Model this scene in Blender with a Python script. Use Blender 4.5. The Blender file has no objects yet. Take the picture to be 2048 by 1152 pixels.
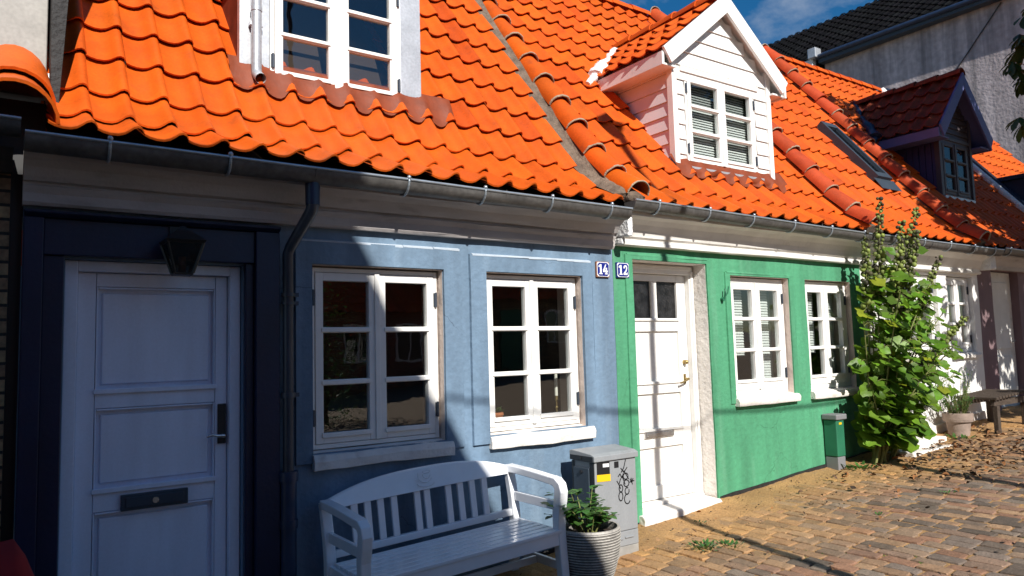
import bpy, bmesh, math, random
from math import sin, cos, pi, radians as RAD, sqrt, atan2, floor
from mathutils import Vector, Matrix

random.seed(7)
scene = bpy.context.scene
COL = scene.collection

# ------------------------------------------------------------------ camera
cam_d = bpy.data.cameras.new('camera')
cam = bpy.data.objects.new('camera', cam_d); COL.objects.link(cam)
cam_d.sensor_width = 36.0
cam_d.lens = 1488.27 * 36.0 / 2048.0
cam_d.clip_start = 0.05; cam_d.clip_end = 2000
_R = Vector((0.8204063842, -0.5710853465, -0.0281938256))
_U = Vector((-0.0256445214, -0.0860098583, 0.9959641875))
_F = Vector((0.5712055000, 0.8163723607, 0.0852082472))
cm = Matrix((( _R.x, _U.x, -_F.x, 0.0), (_R.y, _U.y, -_F.y, -4.4), (_R.z, _U.z, -_F.z, 1.55), (0, 0, 0, 1)))
cam.matrix_world = cm
scene.camera = cam
cam_d.dof.use_dof = True
cam_d.dof.focus_distance = 5.6
cam_d.dof.aperture_fstop = 3.2

# ------------------------------------------------------------------ light
SUN_AZ, SUN_EL = RAD(11.5), RAD(36.5)         # sun stands behind the viewer, a little to the left
TRAVEL = Vector((sin(SUN_AZ) * cos(SUN_EL), cos(SUN_AZ) * cos(SUN_EL), -sin(SUN_EL)))
sl = bpy.data.lights.new('sun', 'SUN'); sl.energy = 5.0; sl.angle = RAD(0.35); sl.color = (1.0, 0.955, 0.885)
so = bpy.data.objects.new('sun', sl); COL.objects.link(so)
so.rotation_euler = TRAVEL.to_track_quat('-Z', 'Y').to_euler()
so.location = (-10, -40, 40)

world = bpy.data.worlds.new('World'); scene.world = world; world.use_nodes = True
wn = world.node_tree; wn.nodes.clear()
w_out = wn.nodes.new('ShaderNodeOutputWorld'); w_bg = wn.nodes.new('ShaderNodeBackground')
sky = wn.nodes.new('ShaderNodeTexSky'); sky.sky_type = 'NISHITA'; sky.sun_disc = False
sky.sun_elevation = SUN_EL; sky.sun_rotation = atan2(-TRAVEL.x, -TRAVEL.y)
sky.air_density = 1.0; sky.dust_density = 0.3; sky.ozone_density = 2.0
w_tc = wn.nodes.new('ShaderNodeTexCoord'); w_mp = wn.nodes.new('ShaderNodeMapping'); w_mp.inputs['Scale'].default_value = (1.2, 3.2, 5.0)
w_nz = wn.nodes.new('ShaderNodeTexNoise'); w_nz.inputs['Scale'].default_value = 2.6; w_nz.inputs['Detail'].default_value = 8; w_nz.inputs['Roughness'].default_value = .62
w_cr = wn.nodes.new('ShaderNodeValToRGB'); w_cr.color_ramp.elements[0].position = .52; w_cr.color_ramp.elements[1].position = 1.0
w_mx = wn.nodes.new('ShaderNodeMixRGB'); w_mx.inputs['Color2'].default_value = (6.0, 6.6, 7.6, 1)
wn.links.new(w_tc.outputs['Generated'], w_mp.inputs['Vector']); wn.links.new(w_mp.outputs[0], w_nz.inputs['Vector'])
wn.links.new(w_nz.outputs['Fac'], w_cr.inputs[0]); wn.links.new(w_cr.outputs[0], w_mx.inputs['Fac'])
w_hs = wn.nodes.new('ShaderNodeHueSaturation'); w_hs.inputs['Saturation'].default_value = 1.45
wn.links.new(sky.outputs[0], w_hs.inputs['Color']); wn.links.new(w_hs.outputs[0], w_mx.inputs['Color1']); wn.links.new(w_mx.outputs[0], w_bg.inputs['Color'])
w_bg.inputs['Strength'].default_value = 0.066
wn.links.new(w_bg.outputs[0], w_out.inputs['Surface'])

scene.view_settings.view_transform = 'Standard'
scene.view_settings.look = 'None'
scene.view_settings.gamma = 1.0
scene.view_settings.exposure = 0.4
scene.render.engine = 'CYCLES'
try:
    scene.cycles.max_bounces = 6; scene.cycles.transparent_max_bounces = 8
except Exception: pass

# ------------------------------------------------------------------ materials
def mat(name, col, rough=.6, metal=0., var=0., vscale=6., stretch=(1, 1, 1), var2=0., v2scale=40., bump=0., bscale=60., bdist=.01,
        tint=False, spec=.5, dirt=None, dirt_scale=3., dirt_lo=.55, dirt_hi=.75, coat=0., transl=None, cracks=None):
    m = bpy.data.materials.new(name); m.use_nodes = True
    nt = m.node_tree; N = nt.nodes; L = nt.links
    b = N['Principled BSDF']
    b.inputs['Roughness'].default_value = rough; b.inputs['Metallic'].default_value = metal
    b.inputs['Specular IOR Level'].default_value = spec
    if coat: b.inputs['Coat Weight'].default_value = coat; b.inputs['Coat Roughness'].default_value = .12
    tc = N.new('ShaderNodeTexCoord')
    def noise(scale, st=(1, 1, 1), detail=5):
        mp = N.new('ShaderNodeMapping'); mp.inputs['Scale'].default_value = st
        n = N.new('ShaderNodeTexNoise'); n.inputs['Scale'].default_value = scale; n.inputs['Detail'].default_value = detail
        L.new(tc.outputs['Object'], mp.inputs['Vector']); L.new(mp.outputs[0], n.inputs['Vector'])
        return n.outputs['Fac']
    rgb = N.new('ShaderNodeRGB'); rgb.outputs[0].default_value = (*col, 1); cur = rgb.outputs[0]
    def mult(cur, fac_out, v):
        mr = N.new('ShaderNodeMapRange'); mr.inputs['From Min'].default_value = .3; mr.inputs['From Max'].default_value = .7
        mr.inputs['To Min'].default_value = 1 - v; mr.inputs['To Max'].default_value = 1 + v
        L.new(fac_out, mr.inputs['Value'])
        mx = N.new('ShaderNodeVectorMath'); mx.operation = 'SCALE'
        L.new(cur, mx.inputs[0]); L.new(mr.outputs[0], mx.inputs['Scale'])
        return mx.outputs[0]
    if var: cur = mult(cur, noise(vscale, stretch), var)
    if var2: cur = mult(cur, noise(v2scale), var2)
    if dirt:
        cr = N.new('ShaderNodeMapRange'); cr.inputs['From Min'].default_value = dirt_lo; cr.inputs['From Max'].default_value = dirt_hi
        cr.inputs['To Min'].default_value = 0; cr.inputs['To Max'].default_value = .8
        L.new(noise(dirt_scale, stretch, 8), cr.inputs['Value'])
        mx = N.new('ShaderNodeMixRGB'); mx.inputs['Color2'].default_value = (*dirt, 1)
        L.new(cr.outputs[0], mx.inputs['Fac']); L.new(cur, mx.inputs['Color1']); cur = mx.outputs[0]
    if cracks:
        vo = N.new('ShaderNodeTexVoronoi'); vo.feature = 'DISTANCE_TO_EDGE'; vo.inputs['Scale'].default_value = 1.15
        wn_ = N.new('ShaderNodeTexNoise'); wn_.inputs['Scale'].default_value = 5; wn_.inputs['Detail'].default_value = 6
        wa = N.new('ShaderNodeVectorMath'); wa.operation = 'MULTIPLY_ADD'; wa.inputs[1].default_value = (.28, .28, .28)
        L.new(tc.outputs['Object'], wn_.inputs['Vector']); L.new(wn_.outputs['Color'], wa.inputs[0]); L.new(tc.outputs['Object'], wa.inputs[2]); L.new(wa.outputs[0], vo.inputs['Vector'])
        c1 = N.new('ShaderNodeMapRange'); c1.inputs['From Min'].default_value = .0; c1.inputs['From Max'].default_value = .0045; c1.inputs['To Min'].default_value = .75; c1.inputs['To Max'].default_value = 0
        c2 = N.new('ShaderNodeMapRange'); c2.inputs['From Min'].default_value = .52; c2.inputs['From Max'].default_value = .6
        L.new(vo.outputs['Distance'], c1.inputs['Value']); L.new(noise(1.4), c2.inputs['Value'])
        cm_ = N.new('ShaderNodeMath'); cm_.operation = 'MULTIPLY'; L.new(c1.outputs[0], cm_.inputs[0]); L.new(c2.outputs[0], cm_.inputs[1])
        mx = N.new('ShaderNodeMixRGB'); mx.inputs['Color2'].default_value = (*cracks, 1)
        L.new(cm_.outputs[0], mx.inputs['Fac']); L.new(cur, mx.inputs['Color1']); cur = mx.outputs[0]
    if tint:
        at = N.new('ShaderNodeAttribute'); at.attribute_name = 'tint'
        mx = N.new('ShaderNodeVectorMath'); mx.operation = 'MULTIPLY'
        L.new(cur, mx.inputs[0]); L.new(at.outputs['Color'], mx.inputs[1]); cur = mx.outputs[0]
    L.new(cur, b.inputs['Base Color'])
    if bump:
        bp = N.new('ShaderNodeBump'); bp.inputs['Strength'].default_value = bump; bp.inputs['Distance'].default_value = bdist
        L.new(noise(bscale, (1, 1, 1), 6), bp.inputs['Height']); L.new(bp.outputs[0], b.inputs['Normal'])
    if transl:
        tr = N.new('ShaderNodeBsdfTranslucent'); tr.inputs['Color'].default_value = (*transl, 1)
        ms = N.new('ShaderNodeMixShader'); ms.inputs[0].default_value = .2
        out = N['Material Output']
        L.new(b.outputs[0], ms.inputs[1]); L.new(tr.outputs[0], ms.inputs[2]); L.new(ms.outputs[0], out.inputs['Surface'])
    return m

def glass_mat(name, tintc=(.93, .95, .945), bump=0., f0=.07):
    m = bpy.data.materials.new(name); m.use_nodes = True
    N = m.node_tree.nodes; L = m.node_tree.links; N.clear()
    out = N.new('ShaderNodeOutputMaterial'); t = N.new('ShaderNodeBsdfTransparent'); g = N.new('ShaderNodeBsdfGlossy')
    t.inputs['Color'].default_value = (*tintc, 1); g.inputs['Roughness'].default_value = 0.0
    lw = N.new('ShaderNodeLayerWeight'); lw.inputs['Blend'].default_value = .5
    pw_ = N.new('ShaderNodeMath'); pw_.operation = 'POWER'; pw_.inputs[1].default_value = 4.0; L.new(lw.outputs['Facing'], pw_.inputs[0])
    mp = N.new('ShaderNodeMath'); mp.operation = 'MULTIPLY_ADD'; mp.inputs[1].default_value = .9; mp.inputs[2].default_value = f0
    mx = N.new('ShaderNodeMixShader')
    L.new(pw_.outputs[0], mp.inputs[0]); L.new(mp.outputs[0], mx.inputs[0]); L.new(t.outputs[0], mx.inputs[1]); L.new(g.outputs[0], mx.inputs[2])
    L.new(mx.outputs[0], out.inputs['Surface'])
    tc = N.new('ShaderNodeTexCoord'); nz = N.new('ShaderNodeTexNoise'); nz.inputs['Scale'].default_value = 5
    bp = N.new('ShaderNodeBump'); bp.inputs['Strength'].default_value = .12 + bump; bp.inputs['Distance'].default_value = .004
    L.new(tc.outputs['Object'], nz.inputs['Vector']); L.new(nz.outputs['Fac'], bp.inputs['Height']); L.new(bp.outputs[0], g.inputs['Normal'])
    return m

def brick_mat(name, c1, c2, mortar, scale=1.0, bw=.23, bh=.071):
    m = bpy.data.materials.new(name); m.use_nodes = True
    N = m.node_tree.nodes; L = m.node_tree.links; b = N['Principled BSDF']; b.inputs['Roughness'].default_value = .85
    tc = N.new('ShaderNodeTexCoord'); mp = N.new('ShaderNodeMapping'); mp.inputs['Rotation'].default_value = (RAD(-90), 0, 0)
    sx = N.new('ShaderNodeSeparateXYZ'); cx = N.new('ShaderNodeCombineXYZ'); ad = N.new('ShaderNodeMath'); ad.operation = 'ADD'
    L.new(tc.outputs['Object'], sx.inputs[0]); L.new(sx.outputs[0], ad.inputs[0]); L.new(sx.outputs[1], ad.inputs[1])
    L.new(ad.outputs[0], cx.inputs[0]); L.new(sx.outputs[2], cx.inputs[1])
    br = N.new('ShaderNodeTexBrick'); br.inputs['Scale'].default_value = scale; br.inputs['Brick Width'].default_value = bw
    br.inputs['Row Height'].default_value = bh; br.inputs['Mortar Size'].default_value = .008
    br.inputs['Color1'].default_value = (*c1, 1); br.inputs['Color2'].default_value = (*c2, 1); br.inputs['Mortar'].default_value = (*mortar, 1)
    L.new(cx.outputs[0], br.inputs['Vector'])
    nz = N.new('ShaderNodeTexNoise'); nz.inputs['Scale'].default_value = 30; nz.inputs['Detail'].default_value = 6
    L.new(tc.outputs['Object'], nz.inputs['Vector'])
    mr = N.new('ShaderNodeMapRange'); mr.inputs['From Min'].default_value = .3; mr.inputs['From Max'].default_value = .7; mr.inputs['To Min'].default_value = .6; mr.inputs['To Max'].default_value = 1.3
    L.new(nz.outputs['Fac'], mr.inputs['Value'])
    sc = N.new('ShaderNodeVectorMath'); sc.operation = 'SCALE'; L.new(br.outputs['Color'], sc.inputs[0]); L.new(mr.outputs[0], sc.inputs['Scale'])
    L.new(sc.outputs[0], b.inputs['Base Color'])
    bp = N.new('ShaderNodeBump'); bp.inputs['Strength'].default_value = .8; bp.inputs['Distance'].default_value = .01; bp.invert = True
    L.new(br.outputs['Fac'], bp.inputs['Height']); L.new(bp.outputs[0], b.inputs['Normal'])
    return m

ST = (2.2, 2.2, .28)
M = {
 'blue': mat('blue_render', (.14, .215, .305), .8, var=.24, vscale=2.2, stretch=ST, var2=.07, v2scale=25, bump=.5, bscale=28, bdist=.012, dirt=(.24, .33, .43), dirt_scale=2.6, dirt_lo=.55, dirt_hi=.85, cracks=(.04, .06, .09)),
 'green': mat('green_render', (.065, .275, .145), .8, var=.22, vscale=2.4, stretch=ST, var2=.08, v2scale=22, bump=.5, bscale=30, bdist=.012, dirt=(.16, .37, .24), dirt_scale=2.3, dirt_lo=.54, dirt_hi=.8, cracks=(.02, .1, .05)),
 'white_wall': mat('white_render', (.78, .77, .75), .8, var=.05, vscale=3, bump=.4, bscale=30),
 'mauve': mat('mauve_render', (.2, .13, .14), .8, var=.12, vscale=3, bump=.4, bscale=30),
 'highlight_blue': mat('pale_blue_edge_highlight', (.45, .52, .6), .85, var=.1, vscale=20),  # pale tone painted in for the sunlit upper edges of the surrounds
 'navy': mat('navy_paint', (.004, .009, .04), .42, var=.2, vscale=4, bump=.15, bscale=40),
  'cornice': mat('grey_white_cornice_paint', (.47, .44, .43), .75, var=.12, vscale=5, stretch=(.6, 2, 2), bump=.35, bscale=35, dirt=(.16, .14, .13), dirt_scale=6, dirt_lo=.58, dirt_hi=.85),
 'cornice_white': mat('white_cornice_paint', (.72, .7, .66), .7, var=.07, vscale=6, bump=.3, bscale=35, dirt=(.3, .27, .24), dirt_scale=7, dirt_lo=.64, dirt_hi=.9),
 'white': mat('white_gloss_paint', (.83, .82, .79), .38, var=.04, vscale=9, dirt=(.5, .46, .4), dirt_scale=11, dirt_lo=.66, dirt_hi=.95, bump=.04, bscale=120, bdist=.002),
 'white_old': mat('white_limewash', (.78, .74, .69), .85, var=.07, vscale=6, bump=.7, bscale=26, bdist=.014, dirt=(.42, .34, .29), dirt_scale=8, dirt_lo=.62, dirt_hi=.88),
 'reveal_pink': mat('bare_plaster_reveal', (.62, .52, .46), .85, var=.1, vscale=8, bump=.5, bscale=30),
 'sill_grey': mat('limewashed_sill', (.72, .7, .68), .85, var=.08, vscale=8, bump=.7, bscale=26, bdist=.014, dirt=(.35, .32, .3), dirt_scale=9, dirt_lo=.6, dirt_hi=.85),
 'door_grey': mat('pale_blue_grey_door_paint', (.74, .79, .92), .42, var=.07, vscale=3, stretch=(3, 3, .35), var2=.03, v2scale=70, bump=.12, bscale=140, bdist=.002),
 'bench_white': mat('bench_gloss_white', (.84, .86, .9), .22, var=.03, vscale=8, bump=.03, bscale=60, bdist=.003, coat=.3),
 'tile': mat('orange_clay_tile', (.56, .088, .004), .55, var=.16, vscale=5, var2=.1, v2scale=60, bump=.22, bscale=70, bdist=.004, tint=True, spec=.3, dirt=(.2, .048, .015), dirt_scale=7, dirt_lo=.59, dirt_hi=.95),
 'tile_red': mat('red_clay_ridge_tile', (.42, .06, .014), .65, var=.14, vscale=9, var2=.08, v2scale=60, bump=.3, bscale=60, bdist=.004, tint=True, spec=.3),
 'tile_old': mat('weathered_brown_tile', (.17, .035, .015), .75, var=.3, vscale=7, bump=.3, bscale=60, bdist=.004, tint=True, spec=.2),
 'tile_black': mat('black_glazed_tile', (.006, .006, .007), .85, var=.3, vscale=12, bump=.2, tint=True, spec=.06),
 'underlay': mat('roof_underlay', (.05, .03, .02), .9),
 'mortar': mat('old_mortar', (.15, .11, .08), .95, var=.35, vscale=9, var2=.2, v2scale=50, bump=1, bscale=35, bdist=.02),
 'mortar_pale': mat('pale_lime_mortar', (.34, .27, .19), .95, var=.2, vscale=20, bump=1, bscale=60, bdist=.01),
 'mortar_white': mat('white_mortar', (.82, .82, .82), .9, var=.06, vscale=15, bump=1, bscale=30, bdist=.03),
 'lead': mat('red_painted_lead', (.2, .036, .007), .6, var=.18, vscale=10, bump=.35, bscale=40, bdist=.006),
 'zinc': mat('zinc_sheet', (.5, .52, .55), .42, metal=.45, var=.12, vscale=7, var2=.12, v2scale=50, bump=.06, bscale=20),
 'zinc_pale': mat('pale_zinc_sheet', (.3, .29, .27), .6, metal=.1, var=.1, vscale=6, var2=.1, v2scale=45),
 'gutter': mat('weathered_zinc_gutter', (.12, .115, .11), .5, metal=.35, var=.3, vscale=6, stretch=(1, 2, 2), var2=.2, v2scale=35, bump=.2, bscale=50, bdist=.004),
 'gutter_lip': mat('zinc_gutter_lip', (.42, .47, .52), .35, metal=.6, var=.15, vscale=10),
 'iron_blue': mat('dark_blue_downpipe_paint', (.02, .035, .075), .35, var=.2, vscale=8),
 'pipe_zinc': mat('worn_zinc_pipe', (.06, .075, .1), .35, metal=.3, var=.3, vscale=7, stretch=(2, 2, .5)),
 'black': mat('black_paint', (.012, .012, .014), .45),
 'tar': mat('tarred_plinth', (.014, .013, .013), .7, var=.4, vscale=9, bump=.8, bscale=30, bdist=.02),
 'steel': mat('brushed_steel', (.62, .62, .62), .25, metal=.9),
 'brass': mat('old_brass', (.4, .29, .12), .35, metal=.9, var=.2),
 'glass': glass_mat('window_glass', f0=.085),
 'glass_dark': glass_mat('tinted_glass', (.25, .27, .28), f0=.1),
 'glass_dull': glass_mat('dull_grey_glass', (.7, .7, .7), f0=.015),  # greyer and less reflective than the window glass
 'frosted': mat('frosted_glass', (.016, .016, .017), .3, var=.8, vscale=14, bump=.6, bscale=60, bdist=.006),
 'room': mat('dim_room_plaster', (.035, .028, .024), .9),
 'blind': mat('white_blind_slats', (.72, .74, .72), .6),
 'curtain': mat('grey_curtain_and_pane_reflection', (.35, .37, .36), .9),
 'wax': mat('candle_wax', (.8, .77, .68), .5),
 'terracotta': mat('terracotta', (.5, .17, .07), .8, var=.15, vscale=9),
 'clay_pot': mat('greyed_terracotta_pot', (.3, .23, .19), .85, var=.2, vscale=10, bump=.3),
 'ribbed': mat('grey_ribbed_stoneware', (.33, .31, .28), .65, var=.25, vscale=12, var2=.2, v2scale=60, bump=.3, bscale=50, tint=True),
 'soil': mat('potting_soil', (.03, .018, .012), .95, var=.4, vscale=25, bump=1, bscale=60, bdist=.02),
 'leaf_shrub': mat('shrub_leaf', (.045, .13, .03), .4, var=.3, vscale=12, tint=True, transl=(.1, .26, .03)),
 'leaf_holly': mat('hollyhock_leaf', (.08, .17, .012), .5, var=.25, vscale=9, bump=.4, bscale=50, bdist=.006, tint=True, transl=(.24, .42, .03)),
 'leaf_tree': mat('chestnut_leaf', (.035, .075, .02), .5, var=.3, vscale=5, tint=True, transl=(.06, .13, .02)),
 'stem': mat('green_brown_stem', (.16, .17, .05), .7, var=.3, vscale=10),
 'bud': mat('hollyhock_bud', (.16, .2, .05), .7, var=.4, vscale=40, tint=True),
 'bark': mat('tree_bark', (.09, .07, .055), .95, var=.35, vscale=6, stretch=(3, 3, .5), bump=1, bscale=20, bdist=.04),
 'dead': mat('dead_leaf', (.11, .06, .03), .8, var=.5, vscale=30, tint=True),
 'sett': mat('granite_sett', (.25, .178, .118), .78, var=.18, vscale=14, var2=.22, v2scale=90, bump=.7, bscale=45, bdist=.01, tint=True),
 'sand': mat('joint_sand', (.36, .205, .08), .95, var=.22, vscale=2.5, var2=.25, v2scale=60, bump=1, bscale=70, bdist=.012, dirt=(.2, .15, .1), dirt_scale=9, dirt_lo=.58, dirt_hi=.85),
 'ground': mat('earth_ground', (.2, .16, .12), .95, var=.3, vscale=1.5),
 'moss': mat('joint_moss', (.14, .14, .03), .95, var=.4, vscale=20),
 'cab': mat('grey_cabinet_plastic', (.27, .285, .3), .5, var=.06, vscale=5, stretch=(2, 2, .4), var2=.05, v2scale=60, bump=.1, bscale=120, bdist=.002, dirt=(.2, .2, .19), dirt_scale=4, dirt_lo=.55, dirt_hi=.8),
 'cab_dark': mat('dark_slate_panel', (.035, .05, .07), .5, var=.1),
 'cab_base': mat('concrete_grey_base', (.3, .29, .27), .8, var=.15, vscale=9, bump=.3),
 'ink': mat('black_marker_ink', (.01, .01, .012), .5),
 'yellow': mat('yellow_sticker', (.8, .5, .01), .45),
 'label_white': mat('white_label', (.8, .8, .8), .5),
 'enamel_blue': mat('blue_enamel', (.008, .012, .2), .25, coat=.5),
 'enamel_white': mat('white_enamel', (.82, .83, .86), .25, coat=.5),
 'rust': mat('rusty_edge', (.3, .12, .06), .8, var=.3, vscale=60),
 'post_green': mat('green_service_post', (.022, .15, .08), .5, var=.1, vscale=5),
 'post_grey': mat('grey_plastic', (.2, .2, .21), .6),
 'old_wood': mat('weathered_wood', (.06, .042, .03), .85, var=.3, vscale=10, stretch=(1, 8, 8), bump=.5, bscale=40),
 'red_cloth': mat('red_cotton', (.3, .01, .01), .9, var=.15, vscale=10, bump=.2, bscale=200, bdist=.002),
 'tall_wall': mat('streaked_grey_render', (.44, .385, .39), .95, var=.3, vscale=1.6, stretch=(1, 2.6, .16), var2=.2, v2scale=7, bump=.45, bscale=14, bdist=.03, dirt=(.2, .185, .19), dirt_scale=2.4, dirt_lo=.5, dirt_hi=.72),
 'tall_dark': mat('dark_shade_grey', (.06, .055, .055), .9, var=.2, vscale=3),  # dark tone holds the shade of the tall building's set-back wing
 'pink_siding': mat('white_painted_siding', (.72, .73, .75), .55, var=.03, vscale=7, bump=.1, bscale=30, bdist=.003),
 'purple': mat('purple_painted_boards', (.04, .03, .1), .6, var=.12, vscale=8),
 'purple_trim': mat('lilac_trim_paint', (.12, .13, .3), .6, var=.1, vscale=8),
 'dark_window': mat('dark_brown_window_paint', (.07, .055, .06), .5),
 'mast': mat('dark_steel_post', (.05, .05, .055), .5, metal=.4),
 'brick_yellow': brick_mat('yellow_brick', (.36, .25, .13), (.2, .12, .07), (.03, .026, .022)),
 'brick_red': brick_mat('red_brick', (.3, .09, .05), (.2, .06, .04), (.3, .27, .24)),
}

# ------------------------------------------------------------------ mesh builder and object helpers
class MB:
    def __init__(s): s.v = []; s.f = []; s.t = []; s.m = []; s.sm = []
    def add(s, vs, fs, tint=1.0, mi=0, smooth=False):
        o = len(s.v); s.v.extend([tuple(p) for p in vs])
        for f in fs:
            s.f.append(tuple(o + i for i in f)); s.t.append(tint if isinstance(tint, tuple) else (tint, tint, tint)); s.m.append(mi); s.sm.append(smooth)
    def box(s, x0, x1, y0, y1, z0, z1, **k):
        s.add([(x0, y0, z0), (x1, y0, z0), (x1, y1, z0), (x0, y1, z0), (x0, y0, z1), (x1, y0, z1), (x1, y1, z1), (x0, y1, z1)],
              [(0, 3, 2, 1), (4, 5, 6, 7), (0, 1, 5, 4), (1, 2, 6, 5), (2, 3, 7, 6), (3, 0, 4, 7)], **k)
    def hexa(s, p, **k):
        s.add(p, [(0, 3, 2, 1), (4, 5, 6, 7), (0, 1, 5, 4), (1, 2, 6, 5), (2, 3, 7, 6), (3, 0, 4, 7)], **k)
    def bar(s, p, q, w, h, up=(0, 0, 1), w2=None, h2=None, **k):
        p = Vector(p); q = Vector(q); d = (q - p).normalized(); r = d.cross(Vector(up)).normalized(); u = r.cross(d)
        w2 = w if w2 is None else w2; h2 = h if h2 is None else h2
        vs = [p - r*w/2 - u*h/2, p + r*w/2 - u*h/2, p + r*w/2 + u*h/2, p - r*w/2 + u*h/2,
              q - r*w2/2 - u*h2/2, q + r*w2/2 - u*h2/2, q + r*w2/2 + u*h2/2, q - r*w2/2 + u*h2/2]
        s.hexa(vs, **k)
    def prism(s, poly, ax, a0, a1, **k):
        # poly: 2-D outline; ax: extrusion axis
        def P(p, a):
            return {'x': (a, p[0], p[1]), 'y': (p[0], a, p[1]), 'z': (p[0], p[1], a)}[ax]
        n = len(poly)
        s.add([P(p, a0) for p in poly] + [P(p, a1) for p in poly],
              [tuple(range(n))[::-1], tuple(range(n, 2*n))] + [(i, (i+1) % n, n + (i+1) % n, n + i) for i in range(n)], **k)
    def tube(s, pts, r, n=10, cap=True, smooth=True, **k):
        pts = [Vector(p) for p in pts]; m = len(pts)
        rs = r if isinstance(r, (list, tuple)) else [r] * m
        vs = []; ref = None
        for i in range(m):
            d = (pts[min(i+1, m-1)] - pts[max(i-1, 0)]).normalized()
            if ref is None: ref = Vector((0, 0, 1)) if abs(d.z) < .9 else Vector((1, 0, 0))
            a = d.cross(ref).normalized(); b = a.cross(d); ref = b
            for j in range(n):
                t = 2*pi*j/n; vs.append(pts[i] + (a*cos(t) + b*sin(t))*rs[i])
        fs = [(i*n + j, i*n + (j+1) % n, (i+1)*n + (j+1) % n, (i+1)*n + j) for i in range(m-1) for j in range(n)]
        s.add(vs, fs, smooth=smooth, **k)
        if cap: s.add(vs[:n], [tuple(range(n))], **k); s.add(vs[-n:], [tuple(range(n))[::-1]], **k)
    def lathe(s, prof, c, n=28, smooth=True, tints=None, **k):
        vs = []; m = len(prof)
        for r, z in prof:
            for j in range(n):
                t = 2*pi*j/n; vs.append((c[0] + r*cos(t), c[1] + r*sin(t), c[2] + z))
        for i in range(m-1):
            fs = [(j, (j+1) % n, n + (j+1) % n, n + j) for j in range(n)]
            s.add(vs[i*n:(i+2)*n], fs, smooth=smooth, **({'tint': tints[i]} if tints else {}), **k)
    def sphere(s, c, r, n=6, m=4, sc=(1, 1, 1), **k):
        vs = []; fs = []
        for i in range(m+1):
            p = pi*i/m
            for j in range(n):
                t = 2*pi*j/n; vs.append((c[0] + r*sc[0]*sin(p)*cos(t), c[1] + r*sc[1]*sin(p)*sin(t), c[2] + r*sc[2]*cos(p)))
        for i in range(m):
            for j in range(n): fs.append((i*n + j, (i+1)*n + j, (i+1)*n + (j+1) % n, i*n + (j+1) % n))
        s.add(vs, fs, smooth=True, **k)
    def ribbon(s, pts, w, y, th=.0015, ax='y', **k):
        # flat stroke lying on a plane y = const (x, z points); each piece is a thin solid
        for (a, b) in zip(pts[:-1], pts[1:]):
            dx, dz = b[0]-a[0], b[1]-a[1]; l = sqrt(dx*dx + dz*dz) or 1e-6; ux, uz = dx/l, dz/l
            px, pz = -uz*w/2, ux*w/2; ex, ez = ux*w*.3, uz*w*.3
            q = [(a[0]-ex+px, a[1]-ez+pz), (a[0]-ex-px, a[1]-ez-pz), (b[0]+ex-px, b[1]+ez-pz), (b[0]+ex+px, b[1]+ez+pz)]
            s.prism(q, 'y', y - th, y, **k)
    def build(s, name, mats, parent=None, bevel=0., seg=2, sub=0):
        me = bpy.data.meshes.new(name); me.from_pydata(s.v, [], s.f); me.validate(clean_customdata=False)
        for m in (mats if isinstance(mats, (list, tuple)) else [mats]): me.materials.append(m)
        if len(me.polygons) == len(s.f):
            me.polygons.foreach_set('material_index', s.m); me.polygons.foreach_set('use_smooth', s.sm)
            ca = me.color_attributes.new('tint', 'FLOAT_COLOR', 'CORNER'); buf = []
            for f, t in zip(s.f, s.t): buf.extend([t[0], t[1], t[2], 1.0] * len(f))
            ca.data.foreach_set('color', buf)
        me.update()
        o = bpy.data.objects.new(name, me); COL.objects.link(o)
        if parent is not None: attach(o, parent)
        if bevel:
            b = o.modifiers.new('bevel', 'BEVEL'); b.width = bevel; b.segments = seg; b.limit_method = 'ANGLE'; b.angle_limit = RAD(40)
        return o

WLOC = {}
def attach(o, parent):
    o.parent = parent
    o.matrix_parent_inverse = WLOC.get(parent.name, Matrix.Identity(4)).inverted()
def tag(o, label, cat, group=None, kind=None):
    if label: o['label'] = label
    if cat: o['category'] = cat
    if group: o['group'] = group
    if kind: o['kind'] = kind
    return o
def thing(name, label, cat, loc=(0, 0, 0), group=None):
    o = bpy.data.objects.new(name, None); COL.objects.link(o); o.location = loc; o.empty_display_size = .2
    WLOC[o.name] = Matrix.Translation(loc)
    return tag(o, label, cat, group)
def copy_tree(o, parent=None):
    c = o.copy(); COL.objects.link(c)
    if parent is not None: c.parent = parent
    for ch in o.children: copy_tree(ch, c)
    return c

def zg(x):                                  # the street climbs gently to the right
    x = max(-40., min(40., x)); return .129 + .066 * (x - 4.28)
def wob(x, z, a=1.0):
    return a * (sin(3.1*x + 1.7*z) * .5 + sin(7.3*x - 5.1*z + 1.3) * .3 + sin(13.7*x + 11.9*z + .4) * .2)

# ------------------------------------------------------------------ profiles of the roofs (y, z) from the eaves up
def make_profile(start, angles, e, ridge_y):
    pts = [start]
    for a in angles: pts.append((pts[-1][0] + e*cos(RAD(a)), pts[-1][1] + e*sin(RAD(a))))
    y, z = pts[-1]; t = math.tan(RAD(angles[-1])); pts.append((ridge_y, z + (ridge_y - y) * t))
    return pts
BLUE_PROF = make_profile((-.215, 2.69), (26, 42, 54.0), .34, 2.75)
GREEN_PROF = make_profile((-.17, 2.705), (36, 46, 51), .34, 2.85)
def prof_at(prof, s):
    for (a, b) in zip(prof[:-1], prof[1:]):
        l = sqrt((b[0]-a[0])**2 + (b[1]-a[1])**2)
        if s <= l or b is prof[-1]:
            t = s / l; return (a[0] + (b[0]-a[0])*t, a[1] + (b[1]-a[1])*t, -(b[1]-a[1])/l, (b[0]-a[0])/l)
        s -= l
def prof_len(prof): return sum(sqrt((b[0]-a[0])**2 + (b[1]-a[1])**2) for a, b in zip(prof[:-1], prof[1:]))
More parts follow.
